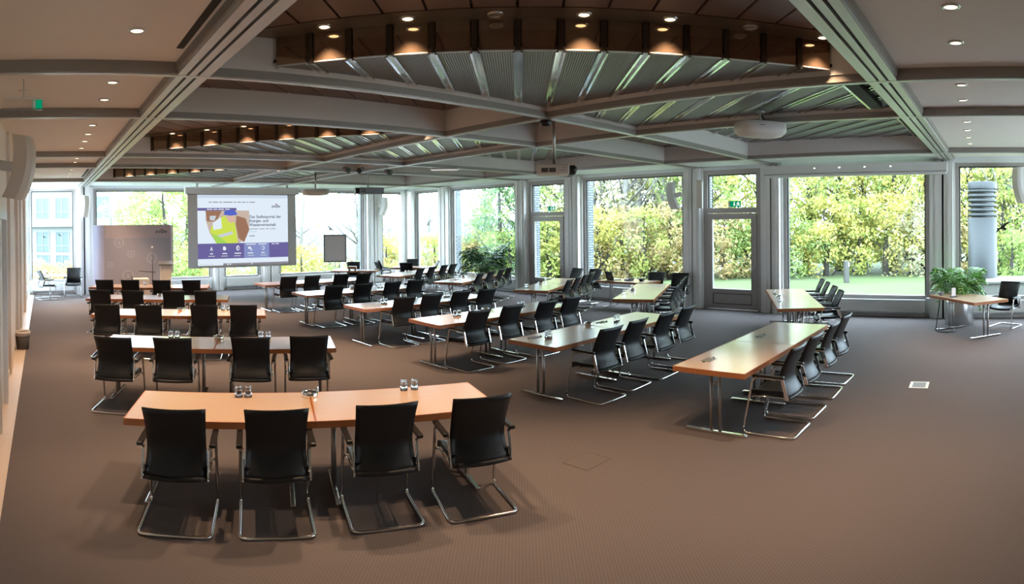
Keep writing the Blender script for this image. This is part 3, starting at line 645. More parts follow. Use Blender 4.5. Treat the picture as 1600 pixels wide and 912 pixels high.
for k, (x, y) in enumerate([(5.5, 6.9), (5.5, 12.8), (10.6, 12.8)]):
    downlight(x, y, ZC, 'downlight in the brown panels of the narrow ceiling strip, %s counted from the camera' % NTH[k], 'downlights in the narrow strips', True, .6)
# black track spotlights hanging from the beam
for k, (x, y, z) in enumerate([(6.4, 11.72, 3.47), (6.78, 11.72, 3.48), (7.5, 11.72, 3.46)]):
    t = thing('track_spotlight', 'black track spotlight hanging above the middle tables, %s' % ('leftmost of three', 'middle of three', 'rightmost of three')[k], 'lamp', (x, y, z), D2([20, -60, 25][k]), 'black track spotlights')
    MB().tube([(0, 0, .03), (0, 0, ZB - .014 - z)], .008, 6).build('stem', 'dull_steel', t)
    m = MB().tube([(0, .10, .03), (0, .06, .02), (0, -.07, -.02)], [.03, .055, .06], 14); m.build('lamp_body', 'grey_plastic', t)
    MB().tube([(0, -.07, -.02), (0, -.085, -.025)], .062, 14).build('lamp_rim', 'black_plastic', t)
t = thing('strip_light', 'flat white strip lamp on the beams at ceiling centre', 'lamp', (*unp(695, 264, z=3.6)[:2], 3.6), D2(-35))
MB().cbox(-.35, .35, -.06, .06, -.02, .028, .006).build('housing', 'white_plastic', t); MB().box(-.33, .33, -.05, .05, -.026, -.02).build('diffuser', 'tube_glow', t)
# ================================================================ PROJECTORS, SPEAKERS, SIGNS
def pole(t, z, top, r=.02, m='dull_steel'): MB().tube([(0, 0, z), (0, 0, top)], r, 10).lathe([(r, top - .02), (.06, top - .012), (.06, top)], 12).build('pole', m, t)
p = unp(866, 266, X=6.9); t = thing('projector', 'cream projector with black lens on a long pole, ceiling centre', 'projector', (p.x, p.y, p.z), D2(-46))
MB().cbox(-.27, .22, -.2, .2, -.075, .075, .02).build('body', 'projector_cream', t); pole(t, .07, ZC - p.z - .001, .024)
m = MB().tube([(.22, -.02, .0), (.3, -.02, .0), (.34, -.02, -.01)], [.075, .075, .05], 14); m.build('lens_barrel', 'black_plastic', t)
m = MB()
for i in range(2): m.box(-.2 + i * .115, -.1 + i * .115, -.204, -.2, -.045, .02)
m.build('vent', 'bin_dark', t); MB().box(.1, .16, -.204, -.2, -.02, -.012).build('badge', 'grey_plastic', t); MB().box(.11, .15, -.204, -.2, .02, .026).build('badge', 'grey_plastic', t)
p = unp(1188, 203, X=7.55); t = thing('projector', 'wide white ceiling projector with rounded base at right', 'projector', (p.x, p.y, p.z), D2(-40))
def loft(secs, n=28):
    m = MB(); vs = []
    for z, a, b, e in secs:
        for k in range(n):
            q = 2 * pi * k / n; cx, sy = math.cos(q), math.sin(q); vs.append((a * math.copysign(abs(cx) ** e, cx), b * math.copysign(abs(sy) ** e, sy), z))
    m.add(vs, [(i * n + k, i * n + (k + 1) % n, (i + 1) * n + (k + 1) % n, (i + 1) * n + k) for i in range(len(secs) - 1) for k in range(n)], True)
    m.add(vs[:n], [tuple(range(n - 1, -1, -1))]); m.add(vs[-n:], [tuple(range(n))]); return m
loft([(-.10, .22, .12, .8), (-.085, .29, .18, .6), (-.04, .33, .22, .5), (.0, .335, .225, .45), (.085, .33, .22, .45), (.095, .31, .2, .45)]).build('body', 'white_plastic', t)
pole(t, .09, ZS - p.z - .024, .015); m = MB().tube([(-.2, 0, .1), (.22, 0, .1)], .012, 6).tube([(.0, .0, .22), (.1, 0, .1)], .012, 6); m.build('bracket', 'black_plastic', t); MB().box(-.12, -.05, -.2265, -.222, .03, .04).build('badge', 'grey_plastic', t)
p = unp(575, 298, Y=14.8); t = thing('projector', 'grey box projector with dark round lens hanging at far centre', 'projector', (p.x, p.y, p.z), D2(-15))
MB().cbox(-.3, .42, -.2, .2, -.09, .09, .02).build('body', 'grey_plastic', t); pole(t, .08, ZC - p.z - .054, .022); MB().tube([(-.3, -.06, 0), (-.4, -.06, 0)], .085, 14).build('lens_barrel', 'black_plastic', t)
MB().box(-.26, -.12, -.204, -.2, .01, .045).box(-.26, -.12, -.204, -.2, -.05, -.015).build('vent', 'black_plastic', t)
p = unp(493, 300, Y=15.3); t = thing('projector', 'flat oval pale projector hanging beside the projection screen', 'projector', (p.x, p.y, p.z), D2(-10))
loft([(-.10, .2, .12, .8), (-.085, .33, .22, .7), (-.03, .39, .26, .6), (.06, .385, .255, .6), (.075, .36, .23, .6)]).build('body', 'projector_cream', t); pole(t, .07, ZS - p.z - .024, .022)
p = unp(853, 196, z=3.55); t = thing('dome_camera', 'clear dome ceiling camera beside the central projector pole', 'camera', (p.x, p.y, 3.55), 0)
MB().lathe([(.001, .068), (.075, .068), (.075, .02), (.06, 0)], 16).build('mount', 'black_plastic', t); MB().lathe([(.06, .0), (.058, -.05), (.045, -.085), (.02, -.1), (.001, -.103)], 16).build('dome', 'pane_glass', t)
def speaker(x, y, z, rz, label, h=.72, w=.27, d=.2, stem=.12, m='white_plastic', tilt=10):
    t = thing('wall_speaker', label, 'loudspeaker', (x, y, z), rz, 'pale wall loudspeakers'); t.rotation_euler = (D2(tilt), 0, rz)
    # faces -Y locally; back bracket towards +Y; gently bowed
    def prof(s): return -d / 2 - .06 * math.cos(s * 2.2) + .03
    secs = []
    mb = MB(); n = 10; vs = []
    for i in range(n + 1):
        s = -1 + 2 * i / n; zz = s * h / 2; bow = -.07 * (1 - s * s)
        vs += [(-w / 2, d / 2 + bow, zz), (-w / 2, -d * .25 + bow, zz), (-w * .33, -d / 2 + bow, zz), (w * .33, -d / 2 + bow, zz), (w / 2, -d * .25 + bow, zz), (w / 2, d / 2 + bow, zz)]
    k = 6; mb.add(vs, [(i * k + j, i * k + (j + 1) % k, (i + 1) * k + (j + 1) % k, (i + 1) * k + j) for i in range(n) for j in range(k)]); mb.add(vs[:k], [tuple(range(k - 1, -1, -1))]); mb.add(vs[-k:], [tuple(range(k))])
    mb.build('cabinet', m, t)
    gv = [(sx_ * w * .30, -d / 2 - .07 * (1 - (-1 + 2 * i / n) ** 2) - .006, (-1 + 2 * i / n) * h * .48) for i in range(n + 1) for sx_ in (-1, 1)]
    MB().add(gv, [(2 * i, 2 * i + 1, 2 * i + 3, 2 * i + 2) for i in range(n)], True).build('grille', 'grey_plastic' if m == 'grey_plastic' else 'projector_cream', t)
    MB().box(-.05, .05, d / 2 - .08, d / 2 + stem, -.06, .06).build('wall_bracket', 'frame_light', t)
speaker(-.3, 7.3, 2.98, D2(78), 'large beige loudspeaker on the cream left wall', .76, .30, .22, .16, 'projector_cream')
speaker(1.36, 20.16, 2.97, D2(25), 'pale loudspeaker on the column beside the leftmost window')
speaker(12.62, 20.12, 2.97, D2(35), 'pale loudspeaker on the back column near the window corner')
speaker(13.55, 7.95, 2.93, D2(-165), 'bowed loudspeaker turned away on the column left of the right door', .7)
speaker(13.55, 7.2, 2.95, D2(-60), 'slim loudspeaker turned to us beside the right door', .7, .2)
speaker(13.5, -.58, 3.03, D2(-140), 'pale loudspeaker cut off by the right picture edge', .8)
def exit_sign(x, y, z, rz, label, w=.34, h=.15, stand=None):
    t = thing('exit_sign', label, 'sign', (x, y, z), rz); MB().box(-w / 2, w / 2, -.008, .008, 0, h).build('sign_plate', 'sign_green', t)
    # faces -Y: left door panel with arrow, right running figure
    m = MB(); q = -.0095
    m = MB(); m.box(-w * .02 - .012, -w * .02 + .012, q, -.008, h * .42, h * .86); m.add([(-w * .02 - .035, q, h * .45), (-w * .02 + .035, q, h * .45), (-w * .02, q, h * .14)], [(0, 1, 2)])
    m.build('arrow', 'sign_white', t)
    m = MB(); cx = w * .3
    m.box(cx - .012, cx + .012, q, -.008, h * .75, h * .9); m.bar((cx, q, h * .72), (cx - .01, q, h * .42), .004, .03, (0, 0, 1)) if False else m.box(cx - .016, cx + .012, q, -.008, h * .42, h * .73)
    for a, b in (((cx - .01, h * .44), (cx - .05, h * .12)), ((cx, h * .44), (cx + .045, h * .14)), ((cx, h * .68), (cx + .045, h * .5)), ((cx, h * .68), (cx - .045, h * .56))):
        d = (Vector((b[0], 0, b[1])) - Vector((a[0], 0, a[1]))).normalized(); nn = Vector((-d.z, 0, d.x)) * .009
        A, B = Vector((a[0], q, a[1])), Vector((b[0], q, b[1])); m.add([A - nn, A + nn, B + nn, B - nn], [(0, 1, 2, 3)])
    m.build('running_figure', 'sign_white', t)
    MB().box(-w * .5, -w * .36, q, -.008, 0, h).build('white_edge', 'white_plastic', t)
    return t
exit_sign(XW - .04, 6.4, 2.62, D2(-90), 'green exit sign above the right glass door')
exit_sign(XW - .04, 12.55, 2.62, D2(-90), 'green exit sign above the middle glass door', .3)
t = thing('exit_sign', 'clear hanging exit sign below the left ceiling', 'sign', (-.19, 6.0, 3.42), D2(0))
MB().box(-.19, .19, -.006, .006, 0, .11).build('acrylic_plate', 'clear_glass', t); MB().box(.09, .185, -.009, -.006, .015, .1).build('green_panel', 'sign_green', t); MB().box(.095, .12, -.011, -.009, .02, .095).build('arrow', 'paper_white', t)
MB().tube([(0, 0, .11), (0, 0, ZF - 3.42)], .006, 6).tube([(-.05, 0, .2), (.05, 0, .2)], .005, 6).build('hanger', 'steel', t); MB().cbox(-.19, .19, -.015, .015, .108, .125, .004).build('top_rail', 'white_plastic', t)
# long screen housing over the right window
t = thing('screen_housing', 'long closed projection screen housing above the large right window', 'screen housing', (13.62, 3.25, 3.29))
MB().cbox(-.1, .1, -2.18, 2.18, .06, .28, .01).build('case', 'white_panel', t); MB().cbox(-.07, .07, -2.15, 2.15, .0, .055, .01).build('slot_bar', 'frame_light', t); MB().box(-.104, -.1, -2.18, 2.18, .07, .078).build('seam', 'frame_dark', t)
for yy in (-1.9, 1.9): MB().box(-.03, .03, yy - .04, yy + .04, .28, .335).build('hanger', 'dull_steel', t)
for yy in (.9, .3, -.3, -.9): MB().box(-.1035, -.1, yy - .02, yy + .02, .185, .2).build('indicator_dot', 'spot_dot', t)
# ---------------------------------------------------------------- projection screen with the shown web page
SX0, SX1, SY = 4.67, 8.53, 19.3
ps = thing('projection_screen', 'lowered projection screen showing a web page with a worker', 'projection screen', ((SX0 + SX1) / 2, SY, .88))
MB().cbox(-2.02, 2.02, -.09, .09, 2.44, 2.66, .012).build('housing', 'white_panel', ps); MB().box(-1.96, 1.96, -.02, .02, 2.42, 2.45).build('slot', 'frame_dark', ps)
cl = MB().box(-1.93, 1.93, -.004, .004, .02, 2.44).build('screen_cloth', 'screen_cloth', ps); MB().cbox(-1.93, 1.93, -.015, .015, -.01, .025, .006).build('bottom_bar', 'screen_cloth', ps)
for xx in (-1.6, 1.6): MB().box(xx - .03, xx + .03, -.03, .03, 2.66, 2.79).build('hanger', 'dull_steel', ps)
for n_, c_ in (('e_white', (.80, .90, 1.0)), ('e_pale', (.62, .74, .88)), ('e_purple', (.16, .14, .36)), ('e_purple2', (.26, .31, .60)), ('e_ink', (.06, .06, .14)), ('e_red', (.6, .06, .06)), ('e_brown', (.36, .19, .12)), ('e_sand', (.62, .50, .42)), ('e_yellow', (.66, .80, .10)), ('e_lime', (.42, .72, .12)), ('e_skin', (.75, .50, .40)), ('e_blue', (.10, .15, .62)), ('e_silver', (.62, .68, .74)), ('e_grey', (.28, .27, .30)), ('e_icon', (.9, .93, 1))): emit(n_, c_, .62)
IW, IH, IX, IZ = 3.22, 2.36, -1.60, 2.43          # picture left/top on the cloth
lay = [0]
def pic(u0, u1, v0, v1, m, name='page_area'):
    lay[0] += 1; y = -.0055 - lay[0] * .00012; a = [(u0, v0), (u1, v0), (u1, v1), (u0, v1)]; return picp(a, m, name)
def picp(pts, m, name='page_shape'):
    lay[0] += 1; y = -.0055 - lay[0] * .00012
    return MB().add([(IX + u * IW, y, IZ - v * IH) for u, v in pts], [tuple(range(len(pts)))]).build(name, m, ps)
def ptext(s, u, v, h, m, bold=0):
    lay[0] += 1; o = put('lettering', text_mesh(s, h, m, bold=bold), ps, (IX + u * IW, -.0055 - lay[0] * .00012, IZ - v * IH)); o.rotation_euler = (pi / 2, 0, 0); o['kind'] = 'stuff'
def pbars(u, v, words, h, m):      # illegible small print: one dash per word
    for w in words: pic(u, u + w, v - h, v, m, 'print_dash'); u += w + .012
def ell(cu, cv, ru, rv, m, n=20, a0=0, a1=2 * pi): return picp([(cu + ru * math.cos(a0 + (a1 - a0) * k / n), cv + rv * math.sin(a0 + (a1 - a0) * k / n)) for k in range(n)], m)
pic(0, 1, 0, 1, 'e_white', 'page'); pic(0, 1, 0, .05, 'e_pale'); pic(.02, .97, .012, .022, 'e_silver')
pbars(.12, .115, (.03, .06, .03, .10, .03, .04, .04, .02, .06), .012, 'e_grey')
ptext('DVGW', .815, .185, .10, 'e_ink', .004); picp([(.85, .135), (.872, .128), (.865, .148)], 'e_red'); picp([(.872, .128), (.888, .148), (.87, .15)], 'e_ink')
pic(0, .42, .19, .228, 'e_purple'); pbars(.10, .215, (.06, .04, .06, .05), .012, 'e_icon')
picp([(.09, .228), (.56, .228), (.56, .46), (.53, .60), (.45, .69), (.20, .69), (.13, .55), (.085, .35)], 'e_sand', 'photo_area')
picp([(.085, .23), (.26, .23), (.20, .38), (.10, .38)], 'e_brown'); picp([(.42, .30), (.52, .34), (.56, .50), (.50, .68), (.44, .62), (.41, .42)], 'e_brown'); picp([(.13, .30), (.2, .3), (.18, .37), (.13, .36)], 'e_silver')
picp([(.20, .36), (.29, .30), (.33, .36), (.40, .40), (.42, .56), (.43, .69), (.20, .69), (.13, .52), (.15, .45)], 'e_yellow', 'hi_vis_jacket'); picp([(.16, .40), (.25, .32), (.26, .48), (.17, .50)], 'e_white')
picp([(.20, .58), (.37, .52), (.38, .56), (.21, .62)], 'e_silver'); picp([(.14, .54), (.24, .60), (.32, .69), (.2, .69)], 'e_lime')
picp([(.31, .27), (.39, .28), (.40, .36), (.36, .41), (.32, .37)], 'e_skin', 'face'); picp([(.28, .285), (.29, .235), (.34, .215), (.40, .225), (.425, .27), (.42, .29), (.35, .30)], 'e_blue', 'helmet')
for i, s in enumerate(('Das Stellenportal der', 'Energie- und', 'Wasserwirtschaft')): ptext(s, .56, .335 + i * .058, .135, 'e_ink', .002)
pbars(.56, .495, (.10, .06, .04, .06), .009, 'e_grey'); pic(.56, .64, .52, .535, 'e_pale'); pic(.56, .62, .585, .597, 'e_grey')
pic(0, .5, .69, .905, 'e_purple'); pic(.5, .78, .69, .905, 'e_purple2'); pic(.78, 1, .69, .905, 'e_purple')
picp([(.13, .79), (.145, .73), (.16, .79), (.152, .79), (.145, .765), (.138, .79)], 'e_icon', 'icon'); ell(.285, .765, .018, .025, 'e_icon'); pic(.27, .295, .735, .75, 'e_icon', 'icon'); ell(.432, .76, .018, .035, 'e_icon'); ell(.436, .762, .009, .02, 'e_purple'); pic(.545, .575, .745, .775, 'e_icon', 'icon'); pic(.57, .59, .77, .80, 'e_pale', 'icon'); ell(.71, .765, .02, .032, 'e_pale'); ell(.705, .765, .012, .022, 'e_purple2')
for u, w in ((.13, .03), (.262, .05), (.395, .07), (.54, .06), (.69, .04)): pbars(u, .84, (w,), .013, 'e_icon')
for u in (.11, .25, .39, .54, .68): pic(u, u + .07, .865, .874, 'e_silver')
pbars(.52, .715, (.11,), .011, 'e_icon'); pbars(.66, .715, (.09,), .011, 'e_icon'); pbars(.81, .715, (.03, .04), .011, 'e_icon')
pic(.27, 1, .972, 1, 'e_grey'); pic(.31, .33, .978, .993, 'e_icon', 'icon'); pic(.34, .355, .978, .993, 'e_icon', 'icon'); pic(.58, .59, .976, .995, 'e_icon', 'icon'); pbars(.02, .985, (.14,), .008, 'e_silver')
# ---------------------------------------------------------------- exhibition wall, lectern, microphone, flip chart
mat('banner_pink', (.50, .42, .44), .7); mat('banner_grey', (.40, .37, .42), .7); mat('banner_lilac', (.46, .46, .62), .7); mat('banner_ring', (.50, .47, .53), .7)
bw_ = thing('exhibition_wall', 'pale pop-up exhibition wall printed with faint circles and logo', 'display wall', (2.78, 18.6, 0))
MB().cbox(-.95, 1.16, -.03, .25, .03, 2.32, .01).build('panel', 'banner_grey', bw_); MB().box(-.9, 1.14, -.032, -.03, 1.92, 2.3).build('pink_band', 'banner_pink', bw_)
m = MB(); m.grid(lambda u, v: (-1.25 + .31 * u, .16 - .19 * math.sin(u * pi / 2), .03 + 2.29 * v), 6, 1); m.build('curved_end', 'banner_lilac', bw_); MB().cbox(1.165, 1.245, -.0, .22, .8, 2.31, .01).build('white_end', 'paper_white', bw_)
def ring(cx, cz, r):
    m = MB(); n = 24; vs = []
    for k in range(n): a = 2 * pi * k / n; vs += [(cx + r * math.cos(a), -.0335, cz + r * math.sin(a)), (cx + r * .72 * math.cos(a), -.0335, cz + r * .72 * math.sin(a))]
    m.add(vs, [(2 * k, 2 * ((k + 1) % n), 2 * ((k + 1) % n) + 1, 2 * k + 1) for k in range(n)]); m.build('printed_ring', 'banner_ring', bw_)
    MB().add([(cx - r * .3, -.0335, cz - r * .35), (cx + r * .3, -.0335, cz - r * .35), (cx + r * .2, -.0335, cz + r * .35), (cx - r * .2, -.0335, cz + r * .35)], [(0, 1, 2, 3)]).build('printed_mark', 'banner_ring', bw_)
for cx, cz, r in ((-.47, 1.78, .16), (-.1, 1.42, .12), (.55, 1.28, .17), (-.2, .75, .19), (-.75, 1.1, .1)): ring(cx, cz, r)
lm = put('lettering', text_mesh('DVGW', .115, 'black_plastic', bold=.004), bw_, (.68, -.0345, 2.06)); lm.rotation_euler = (pi / 2, 0, 0); lm['kind'] = 'stuff'
mat('logo_red', (.5, .05, .04), .6); MB().add([(.80, -.0345, 2.16), (.86, -.0345, 2.2), (.84, -.0345, 2.15)], [(0, 1, 2)]).build('logo_mark', 'logo_red', bw_); MB().add([(.86, -.0345, 2.2), (.94, -.0345, 2.15), (.9, -.0345, 2.13)], [(0, 1, 2)]).build('logo_mark', 'black_plastic', bw_)
lc = thing('lectern', 'beige lectern with dark sloping top beside the exhibition wall', 'lectern', (3.55, 17.5, 0), D2(-10)); MB().cbox(-.16, .16, -.13, .15, .03, 1.14, .01).build('body', 'projector_cream', lc)
m = MB(); m.bar((0, -.18, 1.14), (0, .2, 1.22), .40, .03); m.build('top', 'frame_dark', lc); MB().cbox(-.2, .2, -.18, .2, 0, .03, .008).build('base', 'frame_dark', lc)
ms = thing('microphone_stand', 'black microphone stand with boom before the exhibition wall', 'microphone stand', (3.12, 17.3, 0))
MB().tube([(0, 0, .02), (0, 0, 1.62)], .012, 8).build('pole', 'black_plastic', ms)
for k in range(3): a = k * 2.1 + .4; MB().tube([(0, 0, .25), (.28 * math.cos(a), .28 * math.sin(a), .012)], .01, 6).build('leg', 'black_plastic', ms)
MB().tube([(-.4, 0, .98), (.08, -.02, .94)], .012, 6).build('boom', 'black_plastic', ms); MB().lathe([(.001, 1.62), (.025, 1.64), (.025, 1.68), (.001, 1.7)], 10).build('microphone', 'white_plastic', ms)
sb = thing('rostrum_box', 'low beige equipment box behind the farthest left tables', 'box', (2.75, 17.2, 0)); MB().cbox(-.22, .22, -.2, .2, .02, .78, .01).build('case', 'wall_cream', sb); MB().tube([(-.24, -.1, .62), (-.24, -.1, .84), (-.24, .1, .84), (-.24, .1, .62)], .012, 6).build('handle', 'black_plastic', sb)
fc = thing('flip_chart', 'grey flip chart board with dark frame on a stand', 'flip chart', (10.0, 19.2, 0), D2(-18)); MB().box(-.37, .37, -.008, .008, .97, 1.87).build('board', 'flip_grey', fc)
m = MB()
for a in ((-.41, -.37, .93, 1.91), (.37, .41, .93, 1.91), (-.37, .37, 1.87, 1.91), (-.37, .37, .93, .97)): m.box(a[0], a[1], -.018, .018, a[2], a[3])
m.build('frame', 'frame_dark', fc); MB().tube([(0, .02, .04), (0, .02, .95)], .018, 8).build('pole', 'dull_steel', fc)
for a in (.5, 2.6, 4.7): MB().tube([(0, .02, .1), (.34 * math.cos(a), .02 + .34 * math.sin(a), .014)], .014, 6).build('foot', 'dull_steel', fc)
# ---------------------------------------------------------------- floor box, hatch, bin
t = thing('floor_box', 'pale square floor socket lid in the carpet at right', 'floor socket', (8.19, 1.04, .0), D2(2)); MB().cbox(-.16, .16, -.13, .13, .0005, .006, .002).build('lid', 'white_plastic', t); MB().box(-.12, .12, -.09, .09, .0062, .0075).build('insert', 'grey_plastic', t)
t = thing('floor_hatch', 'carpeted floor hatch with thin dark frame in the foreground', 'floor hatch', (4.45, 3.58, 0), D2(0))
m = MB()
for a in ((-.18, .18, -.15, -.143), (-.18, .18, .143, .15), (-.18, -.173, -.143, .143), (.173, .18, -.143, .143)): m.box(a[0], a[1], a[2], a[3], .0005, .003)
m.build('frame', 'bin_dark', t); MB().box(-.173, .173, -.143, .143, .0005, .002).build('lid', 'carpet', t)
t = thing('waste_bin', 'dark round waste bin with white liner by the left wall', 'waste bin', (-.42, 11.3, .004)); MB().lathe([(.001, 0), (.115, 0), (.135, .3), (.13, .3), (.11, .01), (.001, .01)], 20).build('bucket', 'bin_dark', t); MB().lathe([(.126, .2), (.134, .3), (.142, .335), (.147, .3), (.141, .25), (.139, .25)], 20).build('liner', 'bag', t)
# ---------------------------------------------------------------- palms
def frond(m, base, az, L, rise, droop, n=13, lw=.026, ll=.3):
    d = Vector((math.cos(az), math.sin(az), 0)); pts = []
    for i in range(n + 1): s = i / n; pts.append(Vector(base) + d * (L * s * (1 - .15 * s)) + Vector((0, 0, rise * s * 1.6 - droop * s * s)))
    m.tube(pts, [.008 * (1 - .8 * i / n) + .0015 for i in range(n + 1)], 4)
    for i in range(3, n + 1):
        t = (pts[i] - pts[i - 1]).normalized(); s = i / n; l = ll * (math.sin(min(1, s * 1.15) * pi) * .75 + .3)
        for sg in (-1, 1):
            sd = t.cross(Vector((0, 0, 1))).normalized() * sg; q = (sd * .85 + t * .6 + Vector((0, 0, -.05 - .35 * rng.random()))).normalized(); w = t * lw * .5
            p0 = pts[i]; p1 = p0 + q * l * .55 + Vector((0, 0, .01)); p2 = p0 + q * l + Vector((0, 0, -.25 * l)); m.add([p0 - w * .4, p0 + w * .4, p1 + w, p1 - w, p2], [(0, 1, 2, 3), (3, 2, 4)])
def palm(x, y, label, pot, mt, nf, L, rise, ll, z0):
    t = thing('potted_palm', label, 'potted plant', (x, y, 0))
    if pot == 'steel':
        MB().lathe([(.001, 0), (.30, 0), (.305, .01), (.305, .50), (.30, .515), (.27, .515), (.26, .46)], 32).build('pot', 'steel', t)
    else: MB().lathe([(.001, 0), (.24, 0), (.3, .42), (.31, .45), (.27, .45), (.26, .4)], 24).build('pot', 'pot_dark', t)
    MB().lathe([(.265, z0 - .04), (.001, z0 - .03)], 20).build('soil', 'soil', t)
    for k in range(4): a = k * 1.7; MB().tube([(.07 * math.cos(a), .07 * math.sin(a), z0 - .05), (.1 * math.cos(a), .1 * math.sin(a), z0 + .2 + .05 * k)], [.018, .012], 6).build('stem', 'palm_green', t)
    for k in range(nf):
        m = MB(); frond(m, (.06 * math.cos(k * 2.4), .06 * math.sin(k * 2.4), z0 + .05 + .02 * (k % 5)), k * 2.39996 + rng.uniform(-.2, .2), L * rng.uniform(.7, 1.1), rise * rng.uniform(.6, 1.25), rise * rng.uniform(.9, 1.5), ll=ll, lw=.042); m.v = [(min(v[0], 13.77 - x), v[1], v[2]) for v in m.v]; m.build('frond', mt, t)
palm(13.15, .78, 'light green palm in a brushed steel pot by the right window', 'steel', 'palm_green', 34, .74, .72, .32, .55)
palm(12.95, 14.6, 'dark green broad palm by the window left of the middle door', 'dark', 'palm_dark', 40, .95, .95, .42, .62)
# ---------------------------------------------------------------- bird decals on the panes
BIRD = [(-.5, .02), (-.38, .1), (-.2, .13), (-.06, .06), (-.02, .14), (.05, .15), (.06, .06), (.2, .1), (.36, .05), (.5, -.1), (.34, -.04), (.16, -.03), (.08, -.06), (.1, -.2), (.02, -.22), (-.04, -.2), (-.05, -.06), (-.2, .02), (-.36, .02)]
def bird(x, y, z, wall, s, rot, label):
    m = MB(); c, sn = math.cos(rot), math.sin(rot); n = len(BIRD); pts = [((a * c - b * sn) * s, (a * sn + b * c) * s) for a, b in BIRD]
    if wall == 'F': vs = [(a, -.002, b) for a, b in pts] + [(a, 0, b) for a, b in pts]
    else: vs = [(-.002, -a, b) for a, b in pts] + [(0, -a, b) for a, b in pts]
    m.add(vs, [tuple(range(n)), tuple(range(2 * n - 1, n - 1, -1))] + [(i, i + n, (i + 1) % n + n, (i + 1) % n) for i in range(n)])
    tag(m.build('bird_decal', 'black_plastic', None, (x, y, z)), label, 'decal', 'black bird stickers')
GF, GR = YW + .053, XW + .053
for px, py, wl, s, r, lb in ((516, 357, 'F', .32, -.6, 'black bird sticker on the pane above the flip chart'), (630, 350, 'F', .16, -1.0, 'tiny black bird sticker left of the corner post'), (69, 370, 'F', .17, -.4, 'left black bird sticker on the leftmost window'), (93, 367, 'F', .18, -.6, 'right black bird sticker on the leftmost window'),
                            (669, 350, 'R', .36, 1.1, 'black bird sticker on the pane right of the corner post'), (1567, 355, 'R', .42, .75, 'black bird sticker on the rightmost window')):
    p = unp(px, py, Y=GF) if wl == 'F' else unp(px, py, X=GR); bird(p.x, p.y, p.z, wl, s, r, lb)
p = unp(864, 368, X=XW - .003); bird(p.x, p.y, p.z, 'R', .2, -.6, 'small black bird sticker on the middle glass door')
# ================================================================ OUTDOORS
def gz(x, y):      # the garden falls away towards the valley behind the building
    d = max(0, y - 13 - max(0, (24 - x)) * .2); s = -.06 - min(6, d * .16)
    if y > YW + .4: s = min(s, -.35 - (y - YW) * .06)
    return s
m = MB(); xs = [XW + .26 + i * 3 for i in range(17)]; ys = [-30 + i * 3 for i in range(17)] + [20.7]
m.add([(x, y, gz(x, y)) for y in ys for x in xs], [(j * 17 + i, j * 17 + i + 1, (j + 1) * 17 + i + 1, (j + 1) * 17 + i) for j in range(len(ys) - 1) for i in range(16)], True)
xs2 = [-30 + i * 4 for i in range(24)]; ys2 = [20.82 + i * 4 for i in range(16)]
m.add([(x, y, min(-.4, gz(x, y))) for y in ys2 for x in xs2], [(j * 24 + i, j * 24 + i + 1, (j + 1) * 24 + i + 1, (j + 1) * 24 + i) for j in range(15) for i in range(23)], True)
struct('lawn', m, 'lawn', 'green lawn sloping away outside the windows')
m = MB(); xs3 = [-250 + i * 50 for i in range(22)]
for k, (y0_, y1_, h0, h1) in enumerate(((260, 330, -40, -6), (420, 560, -30, 5))): m.add([(x, y, (h0 if y == y0_ else h1 + 5 * math.sin(x * .013 + k * 2))) for y in (y0_, y1_) for x in xs3], [(i, i + 1, 22 + i + 1, 22 + i) for i in range(21)], True)
struct('hillside', m, 'hill_haze', 'pale hazy hillside across the valley')
# leaves
def leaf_cloud(centres, radii, per, size, seed):
    r = np.random.default_rng(seed); C = np.repeat(np.asarray(centres), per, 0); R = np.repeat(np.asarray(radii), per)
    n = len(C); d = r.normal(size=(n, 3)); d /= np.linalg.norm(d, axis=1)[:, None]; P = C + d * (R * r.random(n) ** .45)[:, None]
    a = r.normal(size=(n, 3)); a /= np.linalg.norm(a, axis=1)[:, None]; b = np.cross(a, r.normal(size=(n, 3))); b /= np.linalg.norm(b, axis=1)[:, None]
    s = (size * (.6 + .8 * r.random(n)))[:, None]
    V = np.stack([P - a * s, P + b * s * .55, P + a * s, P - b * s * .55], 1).reshape(-1, 3)
    return V
def cloud_mesh(V, m):
    n = len(V) // 4; me = bpy.data.meshes.new('foliage'); me.vertices.add(len(V)); me.vertices.foreach_set('co', V.astype(np.float32).ravel())
    me.loops.add(len(V)); me.loops.foreach_set('vertex_index', np.arange(len(V), dtype=np.int32)); me.polygons.add(n); me.polygons.foreach_set('loop_start', np.arange(0, len(V), 4, dtype=np.int32))
    me.materials.append(M[m]); me.update(); me.validate(); return me
def crown(h, r, base, seed, n, conifer=False):
    g = np.random.default_rng(seed); C = []; R = []
    for i in range(n):
        t = g.random(); z = base + (h - base) * t
        rr = r * ((1 - t) * .95 + .08 if conifer else math.sqrt(max(.02, 1 - (2 * t - .9) ** 2 / 1.25))); a = g.random() * 2 * pi; q = rr * math.sqrt(g.random())
        C.append((q * math.cos(a), q * math.sin(a), z)); R.append(g.uniform(.28, .62) * (r / 2.2) ** .5)
    return C, R
